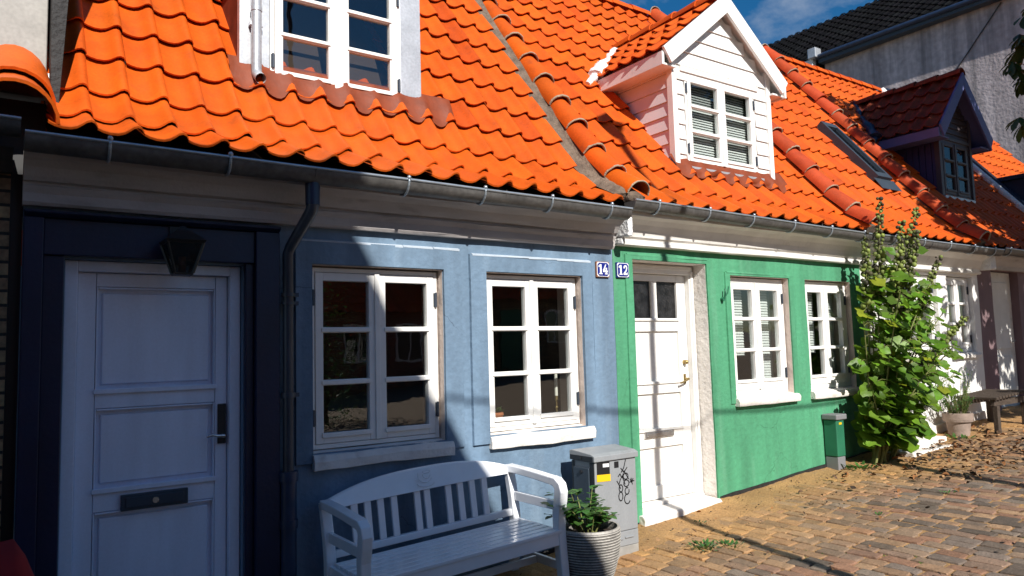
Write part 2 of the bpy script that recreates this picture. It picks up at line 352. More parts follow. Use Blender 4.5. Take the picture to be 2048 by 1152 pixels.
def prof_z(prof, y):
    for (a, b) in zip(prof[:-1], prof[1:]):
        if y <= b[0] or b is prof[-1]: return a[1] + (b[1]-a[1]) * (y - a[0]) / (b[0]-a[0])

TH = [(0, .003), (.12, -.006), (.28, -.012), (.45, -.011), (.58, -.002), (.68, .012), (.77, .027), (.86, .034), (.94, .029), (1.0, .012)]
def tiles(mb, surf, a0, a1, s0, s1, w=.212, e=.34, keep=None, tv=.08, mi=0, lowres=False, amp=1.0, hue=.03):
    """pantiles on a surface surf(a, s) -> (point, normal); a runs along the eaves, s up the slope"""
    nx = max(1, round((a1 - a0) / w)); w = (a1 - a0) / nx; ny = int(math.ceil((s1 - s0) / e - 1e-6))
    th = TH[::2] + [TH[-1]] if lowres else TH
    for j in range(ny):
        for i in range(nx):
            sa = s0 + j*e; sb = min(sa + e + .035, s1 + .02); ac = a0 + (i + .5) * w
            if keep and not keep(ac, (sa + sb) / 2, sa, sb): continue
            dz = random.uniform(-.003, .003); ds = random.gauss(0, .006); tl = random.uniform(-.004, .004); da = random.uniform(-.003, .003)
            g = 1 + random.uniform(-tv, tv); t = (g, g * (1 + random.uniform(-hue, hue) * 3), g)
            if random.random() < .03: t = (g*.85, g*.74, g*.8)
            top = []; bot = []; top2 = []; bot2 = []
            for k, (u, h) in enumerate(th):
                h *= amp
                p, n = surf(a0 + (i + u)*w + da, sa + ds); hh = h + .042 + dz + tl*u
                bot.append(p + n*hh); bot2.append(p + n*(hh - .011))
                p, n = surf(a0 + (i + u)*w + da, sb); hh = h + .006
                top.append(p + n*hh); top2.append(p + n*(hh - .011))
            m = len(th)
            mb.add(bot + top, [(k, k+1, m+k+1, m+k) for k in range(m-1)], tint=t, mi=mi, smooth=True)
            mb.add(bot2 + bot, [(k, k+1, m+k+1, m+k) for k in range(m-1)], tint=t, mi=mi)
            mb.add([bot[-1], top[-1], top2[-1], bot2[-1]], [(3, 2, 1, 0)], tint=t, mi=mi)
            if j == 0: mb.add(bot2 + top2, [(m+k, m+k+1, k+1, k) for k in range(m-1)], tint=t, mi=mi, smooth=True)

def roof_surf(prof):
    def f(a, s):
        y, z, ny, nz = prof_at(prof, s); return Vector((a, y, z)), Vector((0, ny, nz))
    return f

def house_roof(parent, x0, x1, prof, tmat, back_y=5.9, keep=None, w=.212, tilt=0., **k):
    mb = MB(); L = prof_len(prof); rs = roof_surf(prof)
    def rs2(a, q):
        p, n = rs(a, q); p.z += tilt*(a - x0); return p, n
    tiles(mb, rs2, x0, x1, 0, L, w=w, keep=keep, **k)
    # deck under the tiles and the plain rear slope
    for (a, b) in zip(prof[:-1], prof[1:]):
        mb.add([(x0, a[0] + .03, a[1] - .03), (x1, a[0] + .03, a[1] - .03), (x1, b[0] + .03, b[1] - .03), (x0, b[0] + .03, b[1] - .03)], [(0, 1, 2, 3)], mi=1)
    ry, rz = prof[-1]
    mb.add([(x0, ry, rz), (x1, ry, rz), (x1, back_y + .2, 2.7), (x0, back_y + .2, 2.7)], [(0, 1, 2, 3)], mi=0)
    # ridge tiles
    n = max(1, round((x1 - x0) / .36)); st = (x1 - x0) / n
    for i in range(n):
        xa = x0 + i*st; half_round(mb, (xa - .03, ry, rz + .0), (xa + st, ry, rz + .0), .11, .095, 0)
    return mb.build('roof', [tmat, M['underlay']], parent)

def half_round(mb, p, q, r0, r1, mi=0, n=9, up=(0, 0, 1), tint=None, th=.016):
    p = Vector(p); q = Vector(q); d = (q - p).normalized(); r = d.cross(Vector(up)).normalized(); u = r.cross(d)
    g = 1 + random.uniform(-.12, .12); t = tint or (g, g*(1 + random.uniform(-.1, .1)), g)
    def ring(c, rad): return [c + r*rad*cos(pi*i/(n-1)) + u*rad*sin(pi*i/(n-1)) for i in range(n)]
    A = ring(p, r0); B = ring(q, r1); A2 = ring(p, r0 - th); B2 = ring(q, r1 - th)
    mb.add(A + B, [(i, i+1, n+i+1, n+i) for i in range(n-1)], tint=t, mi=mi, smooth=True)
    mb.add(A2 + B2, [(n+i, n+i+1, i+1, i) for i in range(n-1)], tint=t, mi=mi, smooth=True)
    mb.add(A + A2, [(i+1, i, n+i, n+i+1) for i in range(n-1)], tint=t, mi=mi)
    mb.add(B + B2, [(i, i+1, n+i+1, n+i) for i in range(n-1)], tint=t, mi=mi)

def verge_tiles(parent, x, prof, tmat, r=.115, e=.36, lift=.035, s_end=None, name='verge_tiles', mring=True, bed=True):
    mb = MB(); L = s_end or prof_len(prof); s = -.04; up = (0, 0, 1)
    while s < L:
        y, z, ny, nz = prof_at(prof, max(0, s)); y2, z2, ny2, nz2 = prof_at(prof, min(L, s + e + .04))
        jx = random.uniform(-.008, .008); up = (0, ny, nz)
        p = (x + jx, y + ny*(lift + .03), z + nz*(lift + .03)); q = (x + jx, y2 + ny2*lift, z2 + nz2*lift)
        half_round(mb, p, q, r*1.06, r*.9, 0, n=13, up=up)
        if mring and random.random() < .85:   # bed of lime mortar showing at the lip
            d = (Vector(q) - Vector(p)).normalized(); c = Vector(p) + d*.006
            rr = d.cross(Vector(up)).normalized(); uu = rr.cross(d); ring = []
            for i in range(15):
                a = pi*i/14; rad = r*1.0 + random.uniform(-.004, .003)
                ring.append(c + rr*rad*cos(a) + uu*rad*sin(a))
            mb.tube([v - d*.006 for v in ring], .008 + random.uniform(-.002, .003), n=5, mi=1, cap=True)
        s += e
    # mortar bed below the column
    y0, z0, ny, nz = prof_at(prof, 0)
    N = 24; a = []; b = []; vs = []
    for i in range(N + 1):
        y, z, ny, nz = prof_at(prof, L*i/N)
        for dx, h in ((-r*.95, .0), (-r*.8, .06), (0, .085), (r*.8, .06), (r*.95, .0)):
            vs.append((x + dx + random.uniform(-.006, .006), y + ny*h, z + nz*h))
    fs = [(i*5 + k, i*5 + k + 1, (i+1)*5 + k + 1, (i+1)*5 + k) for i in range(N) for k in range(4)]
    if bed: mb.add(vs, fs, mi=2); mb.add(vs[:5], [(0, 1, 2, 3, 4)], mi=2)
    return mb.build(name, [tmat, M['mortar_pale'], M['mortar']], parent)

# ------------------------------------------------------------------ walls, cornices, gutters, windows
def wall_mesh(x0, x1, z0f, z1, openings, depth=.3, step=.1, amp=.005, y=0.):
    """front of a rendered wall with openings (x0,x1,z0,z1) and their reveals; hand-plastered, so slightly uneven"""
    def lines(lo, hi, cuts):
        c = sorted({lo, hi, *[v for v in cuts if lo < v < hi]}); out = [c[0]]
        for a, b in zip(c[:-1], c[1:]):
            n = max(1, round((b - a) / step)); out += [a + (b-a)*i/n for i in range(1, n+1)]
        return out
    xs = lines(x0, x1, [v for o in openings for v in o[:2]]); zs = lines(z0f(x0) if callable(z0f) else z0f, z1, [v for o in openings for v in o[2:4]])
    mb = MB(); idx = {}
    def P(i, j): return (xs[i], y + wob(xs[i], zs[j], amp), zs[j])
    def inside(x, z): return any(o[0] < x < o[1] and o[2] < z < o[3] for o in openings)
    for i in range(len(xs)-1):
        for j in range(len(zs)-1):
            if inside((xs[i]+xs[i+1])/2, (zs[j]+zs[j+1])/2): continue
            mb.add([P(i, j), P(i+1, j), P(i+1, j+1), P(i, j+1)], [(0, 1, 2, 3)], smooth=True)
    for o in openings:
        m = o[4] if len(o) > 4 else 0
        ii = [i for i, v in enumerate(xs) if o[0] - 1e-6 <= v <= o[1] + 1e-6]; jj = [j for j, v in enumerate(zs) if o[2] - 1e-6 <= v <= o[3] + 1e-6]
        def back(p): return (p[0], y + depth, p[2])
        for a, b in zip(ii[:-1], ii[1:]):
            for j in (jj[0], jj[-1]):
                p, q = P(a, j), P(b, j); mb.add([p, q, back(q), back(p)], [(0, 1, 2, 3)], mi=m)
        for a, b in zip(jj[:-1], jj[1:]):
            for i in (ii[0], ii[-1]):
                p, q = P(i, a), P(i, b); mb.add([p, q, back(q), back(p)], [(0, 1, 2, 3)], mi=m)
    return mb

def cornice(parent, x0, x1, prof, m, name='cornice', endcaps=True):
    """moulding: (y, z) outline swept along x with the unevenness of old plaster"""
    mb = MB(); n = max(2, int((x1 - x0) / .12)); k = len(prof); vs = []
    for i in range(n + 1):
        x = x0 + (x1-x0)*i/n
        for q, (yy, zz) in enumerate(prof): vs.append((x, yy + wob(x, zz*3 + q, .003), zz + wob(x*1.3, q*.7, .0035)))
    mb.add(vs, [(i*k + j, i*k + j + 1, (i+1)*k + j + 1, (i+1)*k + j) for i in range(n) for j in range(k-1)])
    if endcaps:
        mb.add(vs[:k], [tuple(range(k))[::-1]]); mb.add(vs[-k:], [tuple(range(k))])
    return mb.build(name, m, parent)

def gutter(parent, x0, x1, yc, ztop, r=.065, brackets=(), dz=0.):
    """half-round zinc gutter with a rolled front lip; brackets are parts of it"""
    mb = MB(); n = max(2, int((x1-x0)/.3)); k = 11; vs = []; vi = []
    for i in range(n+1):
        x = x0 + (x1-x0)*i/n; z = ztop + dz*i/n + wob(x*.7, 2, .003)
        for j in range(k):
            a = pi + pi*j/(k-1); vs.append((x, yc + r*cos(a), z + r*sin(a)*1.1)); vi.append((x, yc + (r-.004)*cos(a), z + (r-.004)*sin(a)*1.1))
    fs = [(i*k + j, (i+1)*k + j, (i+1)*k + j + 1, i*k + j + 1) for i in range(n) for j in range(k-1)]
    mb.add(vs, fs, smooth=True); mb.add(vi, [f[::-1] for f in fs], smooth=True)
    mb.add(vs[:k], [tuple(range(k))]); mb.add(vs[-k:], [tuple(range(k))[::-1]])
    mb.tube([(x0 + (x1-x0)*i/n, yc - r, ztop + dz*i/n + .004 + wob((x0 + (x1-x0)*i/n)*.7, 2, .003)) for i in range(n+1)], .009, n=7, mi=1)
    for xs in [x0 + (x1-x0)*f for f in (.36, .7)]:
        mb.tube([(xs, yc + (r+.004)*cos(pi + pi*j/10), ztop + (r+.004)*1.1*sin(pi + pi*j/10)) for j in range(11)], .004, n=5)
    g = mb.build('gutter', [M['gutter'], M['gutter_lip']], parent)
    first = None
    for bx in brackets:
        if first is None:
            b = MB(); pts = [(bx, yc + (r+.006)*cos(pi*.93 + pi*.9*j/9), ztop + dz*(bx-x0)/(x1-x0) + (r+.006)*1.1*sin(pi*.93 + pi*.9*j/9)) for j in range(10)]
            for p, q in zip(pts[:-1], pts[1:]): b.bar(p, q, .022, .005, up=(1, 0, 0)) if False else b.tube([p, q], .008, n=5)
            b.sphere(pts[0], .014, n=7, m=5)
            first = b.build('bracket', M['gutter_lip'], g); bx0 = bx
        else:
            c = first.copy(); COL.objects.link(c); c.location = (bx - bx0, 0, dz*(bx-bx0)/(x1-x0))
    return g

def window(parent, x0, x1, z0, z1, y, m=None, cas=2, rows=3, fr=.028, st=.05, top=.05, bot=.062, mun=.034, mid=.012, depth=.05,
           glass=None, hinges=True, hinge_mat=None, flat=False, pane_name='pane', blinds=None):
    """casement window: frame, two sashes with glazing bars, glass, hinges"""
    m = m or M['white']; glass = glass or M['glass']
    mb = MB(); f = mb
    f.box(x0, x0+fr, y, y+depth+.03, z0, z1); f.box(x1-fr, x1, y, y+depth+.03, z0, z1)
    f.box(x0+fr, x1-fr, y, y+depth+.03, z1-fr, z1); f.box(x0+fr, x1-fr, y, y+depth+.03, z0, z0+fr)
    W = (x1-x0-2*fr - mid*(cas-1)) / cas; gl = MB(); sashes = []
    for c in range(cas):
        a = x0 + fr + c*(W+mid) + .003; b = a + W - .006; s = mb if flat else MB(); q = y - .006
        za, zb = z0 + fr + .003, z1 - fr - .003
        s.box(a, a+st, q, q+depth, za, zb); s.box(b-st, b, q, q+depth, za, zb)
        s.box(a+st, b-st, q+.001, q+depth, zb-top, zb); s.box(a+st, b-st, q+.001, q+depth, za, za+bot)
        ph = (zb-top - za-bot - mun*(rows-1)) / rows
        # drip mouldings on the rails, proud of the sash as on old casements
        s.box(a+st*.75, b-st*.75, q-.012, q+.0005, za+bot-.026, za+bot+.004)
        for r in range(1, rows):
            zz = za + bot + r*ph + (r-1)*mun
            s.box(a+st, b-st, q+.004, q+depth-.004, zz, zz+mun); s.box(a+st*.75, b-st*.75, q-.010, q+.0035, zz+.004, zz+mun-.004)
        if cas > 1 and c == 0: s.box(b-.012, b+mid+.010, q-.012, q+.0005, za, zb)
        gl.box(a+st-.004, b-st+.004, y+.018, y+.022, za+bot-.004, zb-top+.004)
        if not flat: sashes.append(s)
    w = mb.build('window_frame' if flat else 'window', m, parent, bevel=.003)
    tgt = parent if flat else w
    for s in sashes: s.build('sash', m, w, bevel=.003)
    gl.build(pane_name, glass, tgt)
    if hinges:
        hm = hinge_mat or M['pipe_zinc']; h0 = None
        for hx in (x0+fr*.55, x1-fr*.55):
            for hz in (z0 + (z1-z0)*.17, z1 - (z1-z0)*.17):
                if h0 is None:
                    h = MB(); h.tube([(hx, y-.012, hz-.05), (hx, y-.012, hz+.05)], .0075, n=8); h.box(hx-.012, hx+.012, y-.008, y-.0005, hz-.046, hz+.046)
                    h0 = h.build('hinge', hm, tgt); hp = (hx, hz)
                else:
                    c = h0.copy(); COL.objects.link(c); c.location = (hx-hp[0], 0, hz-hp[1])
    return w

def sill(w, x0, x1, y0, y1, z0, z1, m, drop=.02, rough=.006):
    mb = MB(); n = max(4, int((x1-x0)/.05)); vs = []
    for i in range(n+1):
        x = x0 + (x1-x0)*i/n; r = lambda k: wob(x*2.3 + k, k*1.7, rough)
        vs += [(x, y1, z0+.01), (x, y0 + r(1), z0 + r(2)), (x, y0 - .006 + r(3), (z0+z1)/2 + r(4)), (x, y0 + .01 + r(5), z1 - drop + r(6)), (x, y1, z1 + r(7)*.5)]
    mb.add(vs, [(i*5 + j, i*5 + j+1, (i+1)*5 + j+1, (i+1)*5 + j) for i in range(n) for j in range(4)])
    mb.add(vs[:5], [(4, 3, 2, 1, 0)]); mb.add(vs[-5:], [(0, 1, 2, 3, 4)])
    return mb.build('sill', m, w, bevel=.004)

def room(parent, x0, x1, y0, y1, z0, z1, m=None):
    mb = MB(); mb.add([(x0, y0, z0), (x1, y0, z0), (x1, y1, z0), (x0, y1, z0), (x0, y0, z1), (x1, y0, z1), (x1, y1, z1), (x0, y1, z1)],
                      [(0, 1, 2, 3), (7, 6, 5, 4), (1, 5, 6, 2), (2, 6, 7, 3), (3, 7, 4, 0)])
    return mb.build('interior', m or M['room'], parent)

def blind(parent, x0, x1, y, z0, z1, pitch=.026, m=None):
    mb = MB(); z = z0
    while z < z1:
        mb.add([(x0, y, z), (x1, y, z), (x1, y+.012, z+.0235), (x0, y+.012, z+.0235)], [(0, 1, 2, 3)]); z += pitch
    return mb.build('blind', m or M['blind'], parent)  # also builds the grey slats added for the upper panes' reflected tone

def downpipe(parent, pts, r, m, name='downpipe', collars=(), lower=None):
    mb = MB(); mb.tube(pts, r, n=14); d = mb.build(name, m, parent)
    for (x, y, z, rr, h) in collars:
        c = MB(); c.tube([(x, y, z-h/2), (x, y, z+h/2)], rr, n=14); c.box(x+rr*.6, x+rr+.022, y-.008, y+.06, z-.012, z+.012)
        c.build('pipe_clamp', m, d)
    return d

# ------------------------------------------------------------------ the ground: earth sheet, sand, granite setts
def grid_mesh(xs, ys, zf, name, m, mod=None):
    mb = MB(); nx = len(xs); vs = [(x, y, zf(x, y)) for y in ys for x in xs]
    mb.add(vs, [(j*nx + i, j*nx + i+1, (j+1)*nx + i+1, (j+1)*nx + i) for j in range(len(ys)-1) for i in range(nx-1)], smooth=True)
    return mb.build(name, m)
xs = [-400, -150, -60, -40, -20, -10, 0, 10, 20, 30, 40, 60, 150, 400]; ys = [-400, -150, -60, -20, 0, 20, 60, 150, 400]
tag(grid_mesh(xs, ys, lambda x, y: zg(x) - .06, 'ground', M['ground']), None, None, kind='structure')

def sand_z(x, y):
    d = max(0., -y)                          # heaped against the walls, thinning out over the setts
    n = .5 * sin(1.9*x + 2.3*y) + .3 * sin(4.7*x - 3.9*y + 1) + .3 * sin(9.1*x + 7.3*y) + .2 * sin(17*x - 13*y)
    edge = .42 + .14 * sin(x*.9 + 1.) + .15 * sin(x*2.7) + .08*sin(x*7.1)
    h = .021 * (1 - d / max(.35, edge)) + .008 * n
    h = max(h, -.005 + .004*n)
    h += .03 * max(0, 1 - d/.14) * (.6 + .4*sin(x*5.3))
    h += random.uniform(-.003, .003)
    return zg(x) + h
sxs = [-1 + i*.05 for i in range(int(17/.05) + 1)]; sys_ = [-4.9 + i*.06 for i in range(int(4.95/.06) + 2)]
tag(grid_mesh(sxs, sys_, sand_z, 'sand', M['sand']), None, None, kind='structure')

def setts():
    mb = MB(); pal = [(1.0, .94, .92), (.86, .78, .8), (.66, .7, .82), (1.12, .95, .82), (.55, .55, .6), (1.05, .78, .7), (.8, .86, .98), (1.25, 1.08, .92), (.9, .72, .7), (.45, .47, .53)]
    x = 1.6
    while x < 16:
        w = random.uniform(.095, .118); y = -5 + random.uniform(-.2, 0)
        while y < .0:
            l = random.uniform(.13, .24)
            if x + w > 2.4 - (y + 3)*.3 or True:
                cx, cy = x + w/2, y + l/2; z = zg(cx) + random.uniform(-.004, .004); g = .016; hw, hl = w/2 - .005, l/2 - .006
                t = random.choice(pal); k = random.uniform(.8, 1.12); t = tuple(c*k for c in t)
                dst = max(0., min(1., 1.25 + .3*sin(x*2.1 + y*1.7) - (-cy)/1.05)) * random.uniform(.4, 1.); t = tuple(c*(1-dst) + q*dst for c, q in zip(t, (1.75, 1.35, .72)))   # sand swept over the stones near the walls
                tx, ty = random.uniform(-.025, .025), random.uniform(-.025, .025); ra = random.uniform(-.03, .03)
                def V(a, b, h):
                    ca, sa = cos(ra), sin(ra); return (cx + a*ca - b*sa, cy + a*sa + b*ca, z + h + a*tx + b*ty + .066*a)
                jx = [random.uniform(-.008, .008) for _ in range(16)]
                o = []
                for h, s, kx in ((-.05, 1., 0), (-.006, 1., 0), (.0025, .95, 0), (.005, .7, 0)):
                    c = .012
                    pts = [(-hw + c, -hl), (hw - c, -hl), (hw, -hl + c), (hw, hl - c), (hw - c, hl), (-hw + c, hl), (-hw, hl - c), (-hw, -hl + c)]
                    o.append([V(p[0]*s + jx[q], p[1]*s + jx[q+8], h) for q, p in enumerate(pts)])
                vs = sum(o, []); fs = [(r*8 + q, r*8 + (q+1) % 8, (r+1)*8 + (q+1) % 8, (r+1)*8 + q) for r in range(3) for q in range(8)]
                mb.add(vs, fs, tint=t); mb.add(o[-1], [tuple(range(8))], tint=t)
            y += l
        x += w
    return mb.build('cobblestone_street', M['sett'])
tag(setts(), None, None, kind='structure')
# the rest of the carriageway, plain at this distance
tag(grid_mesh([-30 + i*2 for i in range(30)], [-17, -14, -9.5, -7, -4.9], lambda x, y: zg(x) - .012, 'road', M['sett']), None, None, kind='structure')

# ------------------------------------------------------------------ shared pieces for the houses
def gabled_dormer(parent, x0, x1, yf, zb, ze, half, apex_z, yfront, prof, wall_m, cheek_m, barge_m, tile_m, win, win_m, vertical=False,
                  apron=None, valley=None, blinds=True, ovh_z=None, corner_m=None, hinges=True, tilt=0., glass=None):
    """a gabled dormer: cheeks and gable in boards, tiled roof, bargeboards, window"""
    cx = (x0 + x1) / 2; body = MB(); t = .05
    def yroof(z): # where the main roof reaches height z
        for (a, b) in zip(prof[:-1], prof[1:]):
            if z <= b[1] or b is prof[-1]: return a[0] + (b[0]-a[0])*(z - a[1])/(b[1]-a[1])
    sl = (apex_z - ovh_z) / half                      # slope of the dormer roof
    def top(x): return apex_z - .05 - abs(x - cx)*sl
    wx0, wx1, wz0, wz1 = win
    # structural walls (behind the boards)
    ys = yf + .03
    for (xa, xb) in ((x0+.02, x0+.07), (x1-.07, x1-.02)):
        body.prism([(ys, zb - .25), (ys, top(x0)-.02), (yroof(top(x0)) + .1, top(x0) - .02), (yroof(zb-.25) + .25, zb - .25)], 'x', xa, xb)
    body.box(x0+.07, wx0-.01, ys, ys+.05, zb-.1, ze); body.box(wx1+.01, x1-.07, ys, ys+.05, zb-.1, ze); body.box(wx0-.01, wx1+.01, ys, ys+.05, zb-.1, wz0-.005)
    body.prism([(x0+.02, wz1+.005), (x1-.02, wz1+.005), (x1-.02, top(x1)-.02), (cx, apex_z-.08), (x0+.02, top(x0)-.02)], 'y', ys, ys+.05)
    d = body.build('dormer', wall_m, parent)
    # front boards
    s = MB(); z = zb; bh = .148 if not vertical else .09; cw = .16
    def lap(xa, xb, za, zc):
        if xb - xa < .02: return
        s.hexa([(xa, yf - .012, za), (xb, yf - .012, za), (xb, ys, za), (xa, ys, za), (xa, yf + .004, zc), (xb, yf + .004, zc), (xb, ys, zc), (xa, ys, zc)])
    while z < apex_z - .15:
        zc = z + bh - .004
        lx = max(x0, cx - (apex_z - .06 - zc)/sl); rx = min(x1, cx + (apex_z - .06 - zc)/sl)
        if zc < wz1 + .02: lap(lx, wx0 - .012, z, zc); lap(wx1 + .012, rx, z, zc)
        else: lap(lx, rx, z, zc)
        z += bh
    s.box(wx0-.06, wx1+.06, yf-.02, ys, wz1+.004, wz1+.055)             # trim over the window
    s.build('gable_boards', wall_m, d, bevel=.002)
    for side, xx in ((-1, x0), (1, x1)):
        c = MB()
        if vertical:
            y = yf
            while y < yroof(top(x0)) + .1:
                zl = prof_z(prof, y + .05) - .06
                if zl < top(x0) - .03: c.box(min(xx, xx + side*.014), max(xx, xx + side*.014), y + .004, y + .086, zl, top(x0) - .02)
                y += .09
        else:
            z = zb - .3
            while z < top(x0) - .05:
                zc = min(z + .135, top(x0) - .02); y1 = yroof(z) + .04
                if y1 > yf + .03:
                    o = side*.016; i = side*.002
                    c.hexa([(xx + o, yf, z), (xx + o, y1, z), (xx - side*.02, y1, z), (xx - side*.02, yf, z), (xx + i, yf, zc), (xx + i, yroof(zc) + .06, zc), (xx - side*.02, yroof(zc) + .06, zc), (xx - side*.02, yf, zc)])
                z += .138
        c.build('cheek_boards', cheek_m, d)
    # corner boards
    for xx in (x0 - .02, x1 - .045):
        k = MB(); k.box(xx, xx + .065, yf - .026, yf + .045, zb - .02, top(x0) + .02); k.build('corner_board', corner_m or wall_m, d, bevel=.003)
    # roof
    r = MB(); L = sqrt(half**2 + (apex_z - ovh_z)**2); ux, uz = half/L, (apex_z - ovh_z)/L; yb = yroof(apex_z) + .1
    for side in (-1, 1):
        n = Vector((side*uz, 0, ux))
        surf = lambda a, q, side=side, n=n: (Vector((cx + side*(half - q*ux), a if side < 0 else yfront + yb - a, ovh_z + q*uz)), n)
        kp = lambda a, q, sa, sb, side=side: (ovh_z + sb*uz + .1) > prof_z(prof, a if side < 0 else yfront + yb - a)
        tiles(r, surf, yfront, yb, 0, L - .02, w=.2, e=.3, keep=kp, amp=.9)
        A = [(cx + side*half*.98, yfront+.02, ovh_z + .0), (cx, yfront+.02, apex_z - .005), (cx, yb, apex_z - .005), (cx + side*half*.98, yroof(ovh_z) + .1, ovh_z + .0)]
        B = [(p[0], p[1], p[2] - .05) for p in A]
        r.hexa(A + B, mi=1)
    y = yfront - .02
    while y < yb:
        half_round(r, (cx, y - .0, apex_z + .012), (cx, y + .36, apex_z + .002), .1, .085); y += .33
    r.build('dormer_roof', [tile_m, barge_m], d)
    # bargeboards and eaves boards
    for side in (-1, 1):
        b = MB(); bw = .16
        p0 = (cx + side*half, ovh_z + .03); p1 = (cx, apex_z + .035); dn = bw / ux
        q = [(p0[0], p0[1]), (p0[0] - side*.10, p0[1] - dn*.78 + .10*sl*.3), (cx, p1[1] - dn), (cx, p1[1])]
        if side > 0: q = q[::-1]
        b.prism(q, 'y', yfront - .03, yfront)
        b.build('bargeboard', barge_m, d, bevel=.004)
        e = MB(); e.box(min(cx + side*half, cx + side*(half-.03)), max(cx + side*half, cx + side*(half-.03)), yfront, yroof(ovh_z) - .02, ovh_z - .13, ovh_z - .003)
        e.box(min(cx + side*(half - .031), cx + side*((x1-x0)/2)), max(cx + side*(half-.031), cx + side*((x1-x0)/2)), yfront + .02, yroof(ovh_z) - .02, ovh_z - .118, ovh_z - .1)
        e.build('eaves_board', barge_m, d)
    window(d, wx0, wx1, wz0, wz1, yf - .004, m=win_m, flat=True, fr=.03, st=.05, top=.05, bot=.065, mun=.035, hinges=hinges, glass=glass)
    if blinds: blind(d, wx0 + .05, wx1 - .05, yf + .07, wz0 + .05, wz1 - .33)
    if blinds: blind(d, wx0 + .05, wx1 - .05, yf + .085, wz1 - .31, wz1 - .05, m=M['curtain'])  # grey slats added to give the upper panes their reflected tone
    room(d, x0 + .08, x1 - .08, yf + .12, yf + 1.6, zb - .2, top(x0) - .05)
    if apron:
        a = MB(); xa, xb, dy = apron; n = int((xb-xa)/.025); vs = []
        for i in range(n+1):
            x = xa + (xb-xa)*i/n
            u = ((x - apron_ref[0]) / apron_ref[1]) % 1.0; h = th_at(u)
            yb_ = yf - dy + .012*sin(x*9) + .01*sin(x*23)
            for yy, lift, hf in ((yf + .02, .11, .0), (yf - .03, .085, .6), (yf - .07, .064, .95), (yb_ + .03, .05, 1.), (yb_, .044, 1.)):
                vs.append((x, yy, prof_z(prof, yy) + (h*.9*hf + lift) * 1.3))
        a.add(vs, [(i*5 + j+1, (i+1)*5 + j+1, (i+1)*5 + j, i*5 + j) for i in range(n) for j in range(4)], smooth=True)
        a.build('lead_apron', M['lead'], d)
    z_ = MB(); z_.box(wx0 - .05, wx1 + .05, yf - .045, yf + .02, zb - .005, zb + .03); z_.build('window_flashing', M['zinc'], d)
    if valley:
        v = MB(); pts = []; rr = []
        for i in range(15):
            f = i/14; x = (cx - half*.96) + half*.96*f; z = ovh_z + .02 + (apex_z - ovh_z)*f
            pts.append((x - .03 + random.uniform(-.02, .02), yroof(z) - .05 + random.uniform(-.015, .015), z + .02)); rr.append(max(.035, .105 - .13*f) + random.uniform(-.018, .022))
        v.tube(pts, rr, n=9); p = pts[0]
        v.tube([(p[0] - .16, p[1] - .06, prof_z(prof, p[1] - .06) + .05), (p[0] - .02, p[1] - .02, p[2] + .0)], [.03, .05], n=7)
        v.build('valley_mortar', valley, d)
    return d
apron_ref = (0, .212)
def th_at(u):
    for (a, b) in zip(TH[:-1], TH[1:]):
        if a[0] <= u <= b[0]: return a[1] + (b[1]-a[1])*(u-a[0])/(b[0]-a[0])
    return TH[-1][1]

def plinth(parent, x0, x1, h, m, y=-.012):
    mb = MB(); n = max(2, int((x1-x0)/.1)); vs = []
    for i in range(n+1):
        x = x0 + (x1-x0)*i/n; vs += [(x, .03, zg(x) - .3), (x, y + wob(x, 1, .004), zg(x) - .3), (x, y + wob(x, 2, .006), zg(x) + h + wob(x*2, 3, .006)), (x, .03, zg(x) + h + .01)]
    mb.add(vs, [(i*4 + j, i*4 + j+1, (i+1)*4 + j+1, (i+1)*4 + j) for i in range(n) for j in range(3)])
    mb.add(vs[:4], [(3, 2, 1, 0)]); mb.add(vs[-4:], [(0, 1, 2, 3)])
    return mb.build('plinth', m, parent)

def surround(parent, x0, x1, z0, z1, ox0, ox1, oz0, oz1, m, y=-.02, highlight=None):
    mb = MB(); g = .003
    for (a, b, c, d) in ((x0, ox0-g, z0, z1), (ox1+g, x1, z0, z1), (ox0-g, ox1+g, oz1+g, z1), (ox0-g, ox1+g, z0, oz0-g)):
        if b - a < .01 or d - c < .01: continue
        nx = max(1, int((b-a)/.1)); nz = max(1, int((d-c)/.1)); vs = []
        X = [a + (b-a)*i/nx for i in range(nx+1)]; Z = [c + (d-c)*j/nz for j in range(nz+1)]
        mb.add([(x, y + wob(x, z, .004), z) for z in Z for x in X], [(j*(nx+1)+i, j*(nx+1)+i+1, (j+1)*(nx+1)+i+1, (j+1)*(nx+1)+i) for j in range(nz) for i in range(nx)], smooth=True)
        for (p, q) in (((a, c), (b, c)), ((b, c), (b, d)), ((b, d), (a, d)), ((a, d), (a, c))):
            ex = .008
            def O(t): return (t[0] + (ex if t[0] == x1 else -ex if t[0] == x0 else 0), .012, t[1] + (ex if t[1] == z1 else -ex if t[1] == z0 else 0))
            mb.add([(p[0], y + wob(*p, .004), p[1]), O(p), O(q), (q[0], y + wob(*q, .004), q[1])], [(0, 1, 2, 3)])
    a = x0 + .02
    while a < x1 - .05:                                            # sunlit chamfer highlight painted as pale strips along the upper edge
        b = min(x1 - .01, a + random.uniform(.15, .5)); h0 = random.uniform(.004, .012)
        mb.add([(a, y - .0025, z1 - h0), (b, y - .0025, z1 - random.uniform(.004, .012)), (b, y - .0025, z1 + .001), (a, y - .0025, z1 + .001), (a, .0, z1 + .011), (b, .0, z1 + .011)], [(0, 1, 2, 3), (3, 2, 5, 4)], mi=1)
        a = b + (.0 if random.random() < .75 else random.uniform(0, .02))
    return mb.build('window_surround', [m, highlight or m], parent)

def back_walls(parent, x0, x1, m, y1=5.9, z1=2.7):
    mb = MB(); mb.box(x0, x1, y1, y1 + .2, zg(x0) - .4, z1); return mb.build('rear_wall', m, parent)

